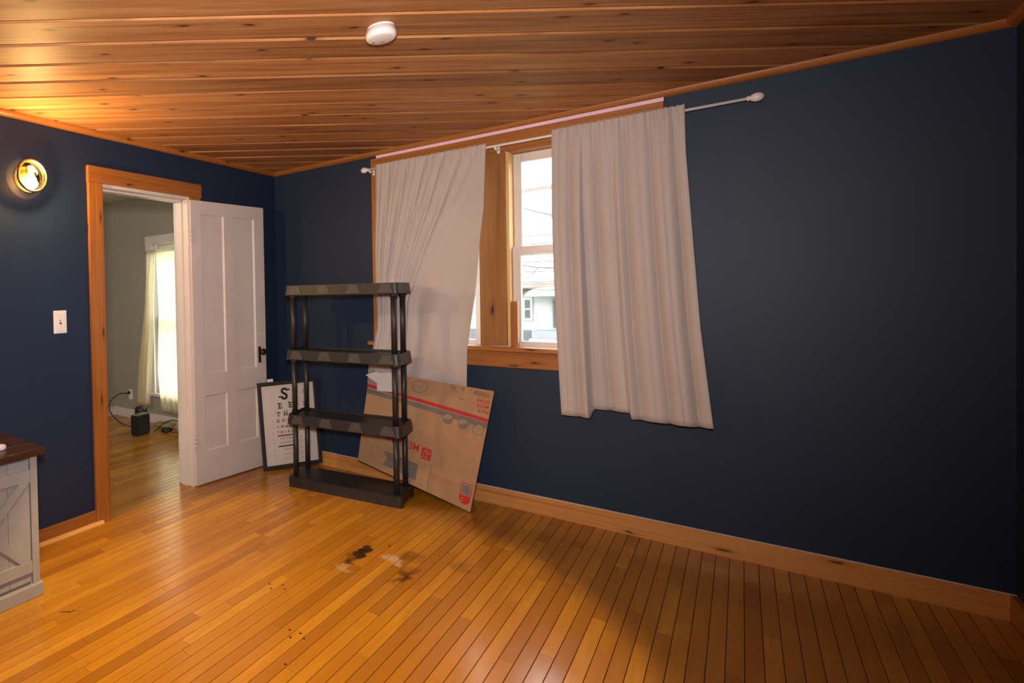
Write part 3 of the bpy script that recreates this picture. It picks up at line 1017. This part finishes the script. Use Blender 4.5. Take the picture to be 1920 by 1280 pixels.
def card_quad(mb, poly, off=.0012):
    """fan of a convex polygon in sheet coordinates, cut fine enough to follow the sheet"""
    cx = sum(p[0] for p in poly) / len(poly); cy = sum(p[1] for p in poly) / len(poly)
    vs = [cp(cx, cy, off)] + [cp(p[0], p[1], off) for p in poly]
    n = len(poly)
    mb.add(vs, [(0, 1 + i, 1 + (i + 1) % n) for i in range(n)])
def card_strip(mb, top, bot, off=.0012):
    vs = [cp(*p, off) for p in top] + [cp(*p, off) for p in bot]
    n = len(top)
    mb.add(vs, [(i, i + 1, n + i + 1, n + i) for i in range(n - 1)])
def card_text(mb, body, u, v, h, sx=1.0, bold=.02, off=.0012):
    vs, fs = text_polys(body, bold)
    mb.add([cp(u - q[0] * h * sx / CW, v + q[1] * h / CHT, off) for q in vs], fs)   # printed upside down
def card_ring(mb, u, v, r, t, off=.0014, n=24):
    a = [(u + r / CW * math.cos(2 * PI * i / n), v + r / CHT * math.sin(2 * PI * i / n)) for i in range(n + 1)]
    c = [(u + (r - t) / CW * math.cos(2 * PI * i / n), v + (r - t) / CHT * math.sin(2 * PI * i / n)) for i in range(n + 1)]
    card_strip(mb, a, c, off)
def card_line(mb, pts, t=.002, off=.0013):
    for a, c in zip(pts, pts[1:]):
        dx, dy = (c[0] - a[0]) * CW, (c[1] - a[1]) * CHT
        L = math.hypot(dx, dy) or 1
        nx, ny = -dy / L * t / 2 / CW, dx / L * t / 2 / CHT
        card_strip(mb, [(a[0] + nx, a[1] + ny), (c[0] + nx, c[1] + ny)], [(a[0] - nx, a[1] - ny), (c[0] - nx, c[1] - ny)], off)
us = [i / 12 for i in range(13)]
m_ = MB(); card_strip(m_, [(u, .155 + .077 * u) for u in us], [(u, .186 + .076 * u) for u in us]); m_.build('printed_stripe', MT['print_red'], cb)
m_ = MB(); card_strip(m_, [(u, .206 + .060 * u) for u in us], [(u, .252 + .060 * u) for u in us]); m_.build('printed_stripe', MT['print_grey'], cb)
for word, u, v in (('STORE', .940, .098), ('MOVE', .944, .140), ('PACK', .952, .182)):
    m_ = MB(); card_text(m_, word, u, v, .021, .95); m_.build('printed_word', MT['print_red'], cb)
m_ = MB(); card_text(m_, 'MEDIUM', .390, .650, .050, .95, .01); m_.build('printed_word', MT['print_red'], cb)
for u, v in ((.712, .312), (.830, .322), (.945, .336)):
    m_ = MB(); card_quad(m_, [(u + .037 * math.cos(a), v + .043 * math.sin(a)) for a in [2 * PI * i / 20 for i in range(20)]], .0016)
    disc = m_.build('icon_disc', MT['cardboard'], cb)
    m_ = MB(); card_ring(m_, u, v, .034, .004, .0019)
    if u < .9:
        card_strip(m_, [(u + .034 * math.cos(a), v + .040 * math.sin(a)) for a in [PI * i / 8 - .35 for i in range(9)]], [(u + .010 * math.cos(a), v + .010 * math.sin(a)) for a in [PI * i / 8 - .35 for i in range(9)]], .0019)
    card_line(m_, [(u - .018, v - .012), (u, v - .004), (u + .018, v - .014)], .002, .002)
    card_line(m_, [(u, v - .004), (u, v + .02)], .002, .002)
    m_.build('icon_print', MT['print_grey'], disc)
m_ = MB()
card_quad(m_, [(.862, .016), (.978, .030), (.978, .066), (.862, .054)])
m_.build('printed_panel', MT['print_brown'], cb)
def card_part(name, mat, fn, *a):
    m_ = MB()
    fn(m_, *a)
    return m_.build(name, MT[mat], cb)
card_part('printed_square', 'print_brown', card_quad, [(.690, .012), (.728, .014), (.732, .050), (.692, .048)])
card_part('printed_border', 'print_brown', card_line, [(.676, .006), (.742, .006), (.748, .062), (.680, .060), (.676, .006)], .0025)
card_part('printed_symbol', 'print_brown', card_quad, [(.770, .012), (.795, .014), (.795, .046), (.772, .044)])
for ln in (((.820, .018), (.850, .022), .004), ((.820, .034), (.845, .038), .003), ((.820, .048), (.848, .052), .003), ((.757, .106), (.812, .116), .008), ((.806, .585), (.856, .590), .003)):
    card_part('printed_line', 'print_brown', card_line, [ln[0], ln[1]], ln[2])
sk = card_part('printed_sketch', 'print_grey', card_line, [(.385, .05), (.44, .02), (.50, .03), (.515, .09), (.46, .14), (.40, .12), (.385, .05)], .005)
for pts in ([(.41, .07), (.45, .085), (.49, .06)], [(.45, .085), (.45, .13)]):
    m_ = MB(); card_line(m_, pts, .003); m_.build('sketch_line', MT['print_grey'], sk)
card_part('printed_sketch', 'print_grey', card_line, [(.285, .03), (.34, .02), (.35, .06), (.30, .08), (.285, .03)], .004)
card_part('fold_crease', 'print_brown', card_line, [(.646, .0), (.652, .19)], .003)
card_part('fold_crease', 'print_brown', card_line, [(.651, .74), (.652, 1.0)], .003)
# red logo block with its light lettering
m_ = MB()
card_quad(m_, [(.560, .622), (.628, .624), (.634, .630), (.636, .718), (.630, .725), (.562, .728), (.555, .722), (.553, .630)])
lg = m_.build('logo_block', MT['print_red'], cb)
m_ = MB()
for pts in ([(.572, .650), (.585, .640), (.590, .655), (.575, .668), (.570, .690)], [(.600, .640), (.600, .700)], [(.608, .645), (.622, .645), (.622, .668), (.608, .668)]):
    card_line(m_, pts, .005, .0018)
m_.build('logo_mark', MT['cardboard'], lg)
for u in (.572, .590, .608):
    m_ = MB(); card_ring(m_, u, .706, .006, .003, .0018, 10); m_.build('logo_mark', MT['cardboard'], lg)
# grey ribbon with the line drawing of a box
m_ = MB()
card_quad(m_, [(.225, .790), (.545, .792), (.545, .945), (.240, .930), (.275, .86)])
m_.build('printed_ribbon', MT['print_grey'], cb)
m_ = MB()
hx = [(.115, .793), (.193, .762), (.268, .816), (.274, .899), (.217, .937), (.117, .893)]
card_line(m_, hx + hx[:1], .003); card_line(m_, [hx[0], (.19, .85), hx[2]], .002); card_line(m_, [(.19, .85), hx[4]], .002)
m_.build('printed_drawing', MT['print_brown'], cb)
m_ = MB()
card_line(m_, [(.31, .83), (.5, .832)], .009, .0019)
m_.build('ribbon_line', MT['print_brown'], cb)
m_ = MB(); card_line(m_, [(.31, .88), (.5, .882)], .007, .0019); m_.build('ribbon_line', MT['print_brown'], cb)
# red label shape, low right
m_ = MB()
card_line(m_, [(.900, .796), (.979, .790), (.983, .889), (.902, .898), (.900, .796)], .005)
card_quad(m_, [(.899, .900), (.984, .890), (.984, .925), (.972, .950), (.945, .966), (.915, .955), (.900, .930)])
lb = m_.build('red_label', MT['print_red'], cb)
m_ = MB(); card_quad(m_, [(.911, .808), (.968, .803), (.971, .878), (.913, .886)]); m_.build('label_panel', MT['print_grey'], lb)
m_ = MB(); card_text(m_, '2', .925, .930, .024, 1.0, .01, .0019); m_.build('label_digit', MT['cardboard'], lb)
m_ = MB()
for k in range(4):
    card_line(m_, [(.677, .826 + .0135 * k), (.886 - .02 * (k == 3), .829 + .0135 * k)], .0055 if k == 0 else .003)
m_.build('printed_small_text', MT['print_red_faint'], cb)
# paper sheets stuck on the cardboard
m_ = MB()
q = [(.070, .013), (.218, -.010), (.240, .182), (.096, .205)]
m_.add([cp(*p, .003) for p in q] + [cp(*p, .0045) for p in q], [(0, 1, 2, 3), (7, 6, 5, 4), (0, 4, 5, 1), (1, 5, 6, 2), (2, 6, 7, 3), (3, 7, 4, 0)])
tag(m_.build('paper_sheet', MT['paper']), 'small white paper square stuck on the upper left cardboard', 'paper')
m_ = MB()
q = [(-.030, .062), (.070, .004), (.100, .015), (.082, .125)]
m_.add([cp(*p, .001) for p in q] + [cp(*p, .0025) for p in q], [(0, 1, 2, 3), (7, 6, 5, 4), (0, 4, 5, 1), (1, 5, 6, 2), (2, 6, 7, 3), (3, 7, 4, 0)])
tag(m_.build('paper_scrap', MT['paper']), 'folded white paper corner peeking left of the paper square', 'paper')

# ------------------------------------------------------------------ framed eye chart
EBL, EBR, ETL = Vector((.165, -.455, .001)), Vector((.430, -.030, .022)), Vector((.135, -.438, .686))
ex_ = (EBR - EBL).normalized()
ey_ = (ETL - EBL); ey_ = (ey_ - ex_ * ey_.dot(ex_)).normalized()
en_ = ex_.cross(ey_)                # towards the room
EW, EH = .505, .690
ec = thing('eye_chart', 'black framed eye chart leaning in the corner beside the door', 'picture')
ec.matrix_world = Matrix.Translation(EBL) @ Matrix((ex_, ey_, en_)).transposed().to_4x4()
fwid = .030
f_ = MB()
for (a, c) in (((0, 0), (EW, fwid)), ((0, EH - fwid), (EW, EH)), ((0, fwid), (fwid, EH - fwid)), ((EW - fwid, fwid), (EW, EH - fwid))):
    f_.box((a[0], a[1], -.008), (c[0], c[1], .014), .003)
f_.build('frame', MT['black_frame'], ec)
MB().box((fwid - .004, fwid - .004, -.004), (EW - fwid + .004, EH - fwid + .004, .002)).build('chart_sheet', MT['chart_paper'], ec)
MB().box((fwid - .003, fwid - .003, .0045), (EW - fwid + .003, EH - fwid + .003, .006)).build('glazing', thin_glass('picture_glass', (1, 1, 1), .05), ec)
def chart_word(body, u, v, h, mat='ink', sx=1.0, bold=.02, name='letter', serif=False):
    vs, fs = text_polys(body, bold)
    m_ = MB()
    x, y = u * EW, (1 - v) * EH
    m_.add([(x + q[0] * h * sx, y + q[1] * h, .0028) for q in vs], fs)
    if serif:
        sw, sh_ = h * .16, h * .13
        spots = {'E': ((-.26, .5), (-.26, -.5), (.33, .40), (.33, -.40)), 'T': ((0, -.5), (-.36, .38), (.36, .38)), 'H': ((-.30, .5), (-.30, -.5), (.30, .5), (.30, -.5)),
                 'I': ((0, .5), (0, -.5)), 'N': ((-.32, .5), (-.32, -.5), (.32, .5)), 'A': ((-.36, -.5), (.36, -.5)), 'L': ((-.2, .5), (-.2, -.5)),
                 'S': ((.33, .30), (-.33, -.30)), 'G': (), 'O': (), 'D': ((-.3, .5), (-.3, -.5))}.get(body, ())
        for (a, c) in spots:
            cx, cy = x + a * h * sx, y + c * h * .94
            m_.add([(cx - sw * 1.2, cy - sh_ / 2, .0029), (cx + sw * 1.2, cy - sh_ / 2, .0029), (cx + sw * 1.2, cy + sh_ / 2, .0029), (cx - sw * 1.2, cy + sh_ / 2, .0029)], [(0, 1, 2, 3)])
    return m_.build(name, MT[mat], ec)
for row, v, h, gap in (('S', .145, .094, 0), ('EE', .283, .043, .178), ('THE', .379, .034, .123), ('GOOD', .454, .025, .092), ('INALL', .524, .021, .072), ('THINGS', .587, .018, .060)):
    for i, ch_ in enumerate(row):
        chart_word(ch_, .443 + (i - (len(row) - 1) / 2) * gap, v, h, 'ink', 1.0, .025, 'letter', True)
for row, v, h in (('F E L O P Z D', .662, .0135), ('D E F P O T E C', .708, .011), ('L E F O D P C T', .787, .008), ('F D P L T C E O', .842, .007), ('P E Z O L C F T D', .899, .006)):
    chart_word(row, .443, v, h, 'ink', 1.15, .01, 'letter_row')
for v, mt, t in ((.628, 'ink_red', .009), (.748, 'ink', .009)):
    MB().box((.28 * EW, (1 - v) * EH - t / 2, .0025), (.607 * EW, (1 - v) * EH + t / 2, .0029)).build('rule_line', MT[mt], ec)
rowsv = (.145, .283, .379, .454, .524, .587, .662, .708, .787, .842, .905)
for i, v in enumerate(rowsv):
    chart_word(str(i + 1), .765, v, .030, 'ink', .8, .02, 'row_number')
    for u, w_ in ((.205, .006), (.670, .012)):
        MB().box((u * EW - w_ / 2, (1 - v) * EH - .003, .0024), (u * EW + w_ / 2, (1 - v) * EH + .003, .0028)).build('row_mark', MT['ink_grey'], ec)
b = MB().box((-.024, -.0015, 0), (.024, .0015, .022))
tg = b.build('paper_tag', MT['paper'])
tg.matrix_world = Matrix.Translation(EBL + ex_ * .115 + ey_ * (EH + .0005) - en_ * .002) @ Matrix((ex_, -en_, ey_)).transposed().to_4x4()
tag(tg, 'tiny white tag on top of the black picture frame', 'tag')

# ------------------------------------------------------------------ grey cabinet with barn-door fronts
CX, CY0, CY1, CZ = .470, -4.02, -2.605, .672
cab = thing('cabinet', 'grey farmhouse cabinet with dark plank top at the left edge', 'cabinet', (0, 0, 0))
MB().box((.025, CY0, .062), (CX - .012, CY1, CZ), .002).build('body', MT['cab_grey'], cab)
MB().box((.02, CY0 - .012, 0), (CX + .018, CY1 + .012, .062), .004).build('plinth', MT['cab_grey'], cab)
MB().box((CX - .012, CY1 - .036, .062), (CX + .004, CY1, CZ)).build('corner_post', MT['cab_grey'], cab)
MB().box((CX - .012, CY0, .062), (CX + .004, CY0 + .036, CZ)).build('corner_post', MT['cab_grey'], cab)
for (i, (x0, x1)) in enumerate(((.012, .135), (.1365, .26), (.2615, .385), (.3865, .512))):
    MB().box((x0, CY0 - .025, CZ), (x1, CY1 + .024, CZ + .030), .003).build('top_plank', MT['cab_top'], cab)
def barn_door(y0, y1):
    z0, z1 = .078, .650
    d_ = tag(empty('door_panel'), None)
    d_.parent = cab
    n = 4
    wv = (y1 - y0) / n
    for k in range(n):
        MB().box((CX - .012, y0 + k * wv + .001, z0), (CX + .002, y0 + (k + 1) * wv - .001, z1)).build('slat', MT['cab_grey'], d_)
    xf0, xf1 = CX + .002, CX + .014
    zt, zb = z1 - .045, z0 + .045
    MB().box((xf0, y0, zt - .055), (xf1, y1, zt), .001).build('rail', MT['cab_grey'], d_)
    MB().box((xf0, y0, zb), (xf1, y1, zb + .055), .001).build('rail', MT['cab_grey'], d_)
    hw_ = .036
    for sgn in (1, -1):
        za, zc = zb + .055, zt - .055
        ya, yc = (y0, y1) if sgn > 0 else (y1, y0)
        q = [(ya, za), (ya + sgn * hw_ * 1.6, za), (yc, zc), (yc - sgn * hw_ * 1.6, zc)]
        vs = [(xf0, p[0], p[1]) for p in q] + [(xf1 - (.001 if sgn < 0 else 0), p[0], p[1]) for p in q]
        MB().add(vs, [(0, 1, 2, 3), (7, 6, 5, 4), (0, 4, 5, 1), (1, 5, 6, 2), (2, 6, 7, 3), (3, 7, 4, 0)]).build('diagonal', MT['cab_grey'], d_)
    return d_
for (ya, yb) in ((-3.085, -2.648), (-3.975, -3.54)):
    barn_door(ya, yb)
for z in (.10, .36, .62):
    MB().box((CX - .012, -3.53, z), (CX - .002, -3.095, z + .02)).build('shelf_edge', MT['cab_grey'], cab)
g = MB().lathe([(.0001, 0), (.024, 0), (.027, .004), (.027, .016), (.024, .020), (.018, .020), (.016, .014), (.0001, .014)], (0, 0, 0), 2, 28)
cu_ = g.build('round_gadget', MT['pink'], None, (.385, -2.742, CZ + .0305))
tag(cu_, 'small round pale lilac gadget on the dark cabinet top', 'gadget')

# ------------------------------------------------------------------ switch, smoke detector, sconce
sw = thing('light_switch', 'white light switch plate left of the doorway', 'light switch', (0, -2.1625, 1.262))
MB().box((0, -.044, -.067), (.006, .044, .067), .003).build('plate', MT['plastic_white'], sw)
MB().box((.0055, -.030, -.052), (.0085, .030, .052), .0015).build('plate_face', MT['plastic_white'], sw)
MB().box((.008, -.006, -.013), (.0092, .006, .013)).build('toggle_slot', MT['brown_metal'], sw)
MB().box((.008, -.004, -.002), (.020, .004, .009), .001).build('toggle', MT['plastic_white'], sw)
for z in (-.032, .032):
    MB().cyl((.008, 0, z), .003, .0012, 0, 10).build('screw', MT['steel'], sw)

sd = thing('smoke_detector', 'round white smoke detector on the pine board ceiling', 'smoke detector', (1.846, -1.840, RZ))
MB().cyl((0, 0, -.008), .052, .010, 2, 40).build('base_ring', MT['plastic_white'], sd)
MB().lathe([(.0001, -.046), (.046, -.046), (.053, -.043), (.057, -.036), (.058, -.024), (.055, -.021), (.055, -.008), (.0001, -.008)], (0, 0, 0), 2, 40).build('housing', MT['plastic_white'], sd)
MB().box((-.014, .018, -.0472), (.004, .023, -.0455)).build('slot', MT['ink_grey'], sd)
MB().cyl((-.034, .002, -.0475), .0045, .002, 2, 14).build('test_button', MT['print_grey'], sd)

sc = thing('wall_sconce', 'lit round glass wall lamp with brass ring above the switch', 'wall lamp', (0, -2.362, 2.080))
MB().lathe([(.0001, .002), (.066, .002), (.066, .010), (.060, .016), (.0001, .016)], (0, 0, 0), 0, 36).build('backplate', MT['brass'], sc)
MB().lathe([(.060, .014), (.078, .020), (.087, .036), (.089, .056), (.086, .076)], (0, 0, 0), 0, 40).build('glass_bowl', MT['smoked'], sc)
MB().lathe([(.081, .076), (.086, .070), (.091, .076), (.091, .086), (.086, .092), (.080, .088), (.081, .076)], (0, 0, 0), 0, 40).build('ring', MT['brass'], sc)
MB().lathe([(.082, .084), (.060, .093), (.030, .098), (.0001, .099)], (0, 0, 0), 0, 40).build('front_glass', MT['lamp_glass'], sc)
MB().cyl((.045, .012, .026), .017, .034, 2, 20, .020).build('socket', MT['plastic_white'], sc)
MB().box((.014, .006, .036), (.046, .018, .048)).build('socket_arm', MT['brass'], sc)
bulb = MB().lathe([(.012, .026), (.013, .012), (.018, .000), (.032, -.020), (.038, -.036), (.033, -.054), (.016, -.066), (.0001, -.068)], (.045, .012, 0), 2, 24)
bulb.build('bulb', MT['bulb'], sc)
for y, z in ((-.028, .022), (-.028, -.004)):
    MB().cyl((.016, y, z), .004, .003, 0, 10).build('screw', MT['brown_metal'], sc)
lamp = add_light('sconce_light', 'POINT', (.112, -2.350, 2.055), 36, (1.0, .60, .22), shadow_soft_size=.03)

# ------------------------------------------------------------------ things on the floor of the next room
ol = thing('wall_outlet', 'white wall outlet with a black plug in the next room', 'outlet', (-2.158, HY, .27))
MB().box((-.034, -.006, -.056), (.034, 0, .056), .002).build('plate', MT['plastic_white'], ol)
MB().box((-.026, -.032, .006), (.002, -.006, .034), .003).build('plug', MT['cord_black'], ol)
cord = smooth_path([(-2.17, HY - .035, .285), (-2.28, HY - .07, .27), (-2.36, HY - .14, .19), (-2.30, HY - .20, .09), (-2.08, HY - .26, .018), (-1.80, HY - .32, .010), (-1.72, -.19, .012)], 8)
tag(MB().tube(cord, .0055, 8).build('black_cable', MT['cord_black']), 'black cord arching from the outlet to the floor in next room', 'cord')
sp = thing('cylinder_speaker', 'black cylindrical speaker standing behind the black box', 'speaker', (-1.60, -.215, 0))
MB().lathe([(.0001, 0), (.062, 0), (.066, .006), (.066, .215), (.060, .238), (.045, .250), (.0001, .253)], (0, 0, 0), 2, 32).build('body', MT['cord_black'], sp)
MB().lathe([(.0665, .03), (.0675, .04), (.0675, .16), (.0665, .17)], (0, 0, 0), 2, 32).build('grille', MT['speaker_cloth'], sp)
bx = thing('black_box', 'speckled black box on the floor of the next room', 'box', (-1.435, -.325, 0), (0, 0, math.radians(8)))
MB().box((-.085, -.095, .004), (0, .095, .205), .004).build('case', MT['cord_black'], bx)
MB().box((0, -.090, .010), (.006, .090, .200), .002).build('grille', MT['speaker_cloth'], bx)
MB().box((-.083, -.093, .205), (-.002, .093, .208)).build('top_edge', MT['print_grey'], bx)
ps = thing('power_strip', 'pale power strip lying behind the cable tangle in next room', 'power strip', (-1.50, .02, 0), (0, 0, math.radians(-18)))
MB().box((-.13, -.025, 0), (.13, .025, .035), .006).build('body', MT['cord_white'], ps)
for k in range(4):
    MB().box((-.09 + .055 * k, -.011, .035), (-.065 + .055 * k, .011, .0358)).build('socket', MT['print_grey'], ps)
ad = MB().lathe([(.0001, .004), (.052, .004), (.060, .010), (.060, .026), (.050, .034), (.0001, .036)], (0, 0, 0), 2, 24)
tag(ad.build('charger_puck', MT['cord_black'], None, (-1.350, -.085, 0)), 'black round adapter among the cables in the next room', 'adapter')
def coil(c, r, turns, z, wob, seed):
    q = random.Random(seed)
    out = []
    n = int(turns * 18)
    for i in range(n):
        a = 2 * PI * i / 18
        rr = r * (1 + wob * math.sin(a * .37 + q.random() * .3))
        out.append((c[0] + rr * math.cos(a), c[1] + rr * .8 * math.sin(a), z + .010 * (i / n) + .004 * math.sin(a * 1.7)))
    return out
tag(MB().tube(coil((-1.46, -.005, 0), .11, 3.4, .045, .2, 1), .005, 7).build('cable_coil', MT['cord_yellow']), 'yellow cable coil beside the power strip in next room', 'cable')
tag(MB().tube(coil((-1.185, -.10, 0), .085, 2.3, .008, .15, 2), .005, 7).build('cable_coil', MT['print_red_faint']), 'brown cable coil around the round adapter in next room', 'cable')
tag(MB().tube(smooth_path([(-1.40, -.21, .02), (-1.37, -.10, .09), (-1.26, -.04, .12), (-1.10, -.02, .04), (-.98, .0, .012)], 8), .005, 8).build('cable', MT['cord_black']), 'black cable looping over the adapter in next room', 'cable')
tag(MB().tube(smooth_path([(-1.28, -.02, .010), (-1.20, -.06, .13), (-1.14, -.12, .06), (-1.08, -.16, .010)], 8), .006, 8).build('cable', MT['cord_white']), 'white cable standing up beside the door jamb in next room', 'cable')

# ------------------------------------------------------------------ outside, across the street
b = MB().box((-40, .3, -1.0), (40, 60, -.60))
struct(b.build('ground_outside', MT['grass']), 'lawn outside the window', 'ground')
hs = thing('neighbour_house', 'white house with grey roof seen through the window', 'house', (-.3, 10.0, 0))
# local x along the wall, y away
MB().box((-6, 0, .45), (6, 5, 1.46)).build('wall', MT['siding'], hs)
for k in range(5):
    MB().box((-6, -.012, .47 + .2 * k), (6, 0, .65 + .2 * k)).build('siding_board', MT['siding'], hs)
MB().box((-6.02, -.03, -.7), (6.02, 4.9, .45)).build('foundation', MT['concrete'], hs)
MB().prism([(-.35, 1.44), (2.5, 2.9), (5.3, 1.44), (5.3, 1.36), (-.35, 1.36)], -6.3, 6.3, 0).build('roof', MT['roof'], hs)
for k in range(6):
    a = .04 + k * .16
    MB().box((-6.3, -.37 + 2.85 * a, 1.445 + 1.46 * a), (6.3, -.37 + 2.85 * a + .05, 1.46 + 1.46 * a)).build('shingle_course', MT['roof'], hs)
MB().box((-6.3, -.42, 1.36), (6.3, -.34, 1.47)).build('gutter', MT['concrete'], hs)
wn = MB().box((-.30, -.05, .66), (-.09, -.012, 1.17)).build('window', MT['siding'], hs)
MB().box((-.235, -.056, .715), (-.135, -.05, .895)).build('pane', MT['house_dark'], wn)
MB().box((-.235, -.056, .93), (-.135, -.05, 1.11)).build('pane', MT['house_dark'], wn)
dr = MB().box((.28, -.05, .50), (.75, -.012, 1.15)).build('door', MT['step_paint'], hs)
MB().box((.30, -.056, .52), (.36, -.05, 1.10)).build('pane', MT['house_dark'], dr)
hd = MB()
n = 10
vs = []
for yv in (-.65, .0):
    for i in range(n + 1):
        a = PI * i / n
        vs.append((.42 - .52 * math.cos(a), yv, 1.20 + .20 * math.sin(a)))
hd.add(vs, [(i, i + 1, n + 2 + i, n + 1 + i) for i in range(n)] + [list(range(n + 1))])
hd.build('porch_hood', MT['siding'], hs)
MB().box((-.30, -.20, 1.24), (.02, 0, 1.40)).build('brick_panel', MT['brick'], hs)
for k in range(4):
    MB().box((-.06, -.28 - .22 * k, -.62), (1.2, -.06 - .22 * k, .46 - .16 * k), .01).build('step', MT['step_paint'], hs)
tr = thing('evergreen_tree', 'grey green tree standing behind the neighbour house', 'tree', (-.9, 17.0, -.6))
MB().tube([(0, 0, 0), (.05, 0, 2.2), (0, .05, 5.2)], [.16, .12, .03], 10).build('trunk', MT['bark'], tr)
q = random.Random(3)
lf = MB()
for i in range(900):
    h = q.random() ** .8
    z = 1.6 + 4.0 * h
    rad = (1.25 * (1 - h) + .12) * math.sqrt(q.random())
    a = q.random() * 2 * PI
    c = Vector((rad * math.cos(a), rad * math.sin(a), z - .25 * rad))
    d1 = Vector((q.gauss(0, 1), q.gauss(0, 1), q.gauss(0, .5))).normalized() * .14
    d2 = d1.orthogonal().normalized() * .035
    lf.add([c - d1, c + d2, c + d1, c - d2], [(0, 1, 2, 3)])
tag(lf.build('foliage', MT['leaf'], tr), kind='stuff')
tb = thing('bare_tree', 'bare branched tree close outside the right window pane', 'tree', (1.9, 6.0, -.6))
MB().tube([(0, 0, 0), (-.05, .0, 1.8), (-.25, 0, 3.2), (-.5, 0, 4.4)], [.10, .08, .05, .02], 8).build('trunk', MT['bark'], tb)
for (pts, r) in (([(-.05, 0, 1.9), (-.6, 0, 2.25), (-1.3, .1, 2.30), (-1.9, 0, 2.45)], .020), ([(-.1, 0, 2.4), (-.8, 0, 2.95), (-1.5, .1, 3.25), (-2.0, 0, 3.6)], .020),
                 ([(-.2, 0, 2.9), (-.9, .1, 3.5), (-1.6, 0, 3.6)], .014), ([(-.6, 0, 2.25), (-1.1, .2, 1.95), (-1.7, .2, 2.02)], .012), ([(-1.3, .1, 2.3), (-1.6, .1, 2.0)], .008), ([(-.8, 0, 2.95), (-1.2, 0, 3.5), (-1.4, 0, 3.9)], .009)):
    pp = smooth_path(pts, 5)
    MB().tube(pp, [r * (1 - .7 * i / (len(pp) - 1)) for i in range(len(pp))], 6).build('branch', MT['bark'], tb)
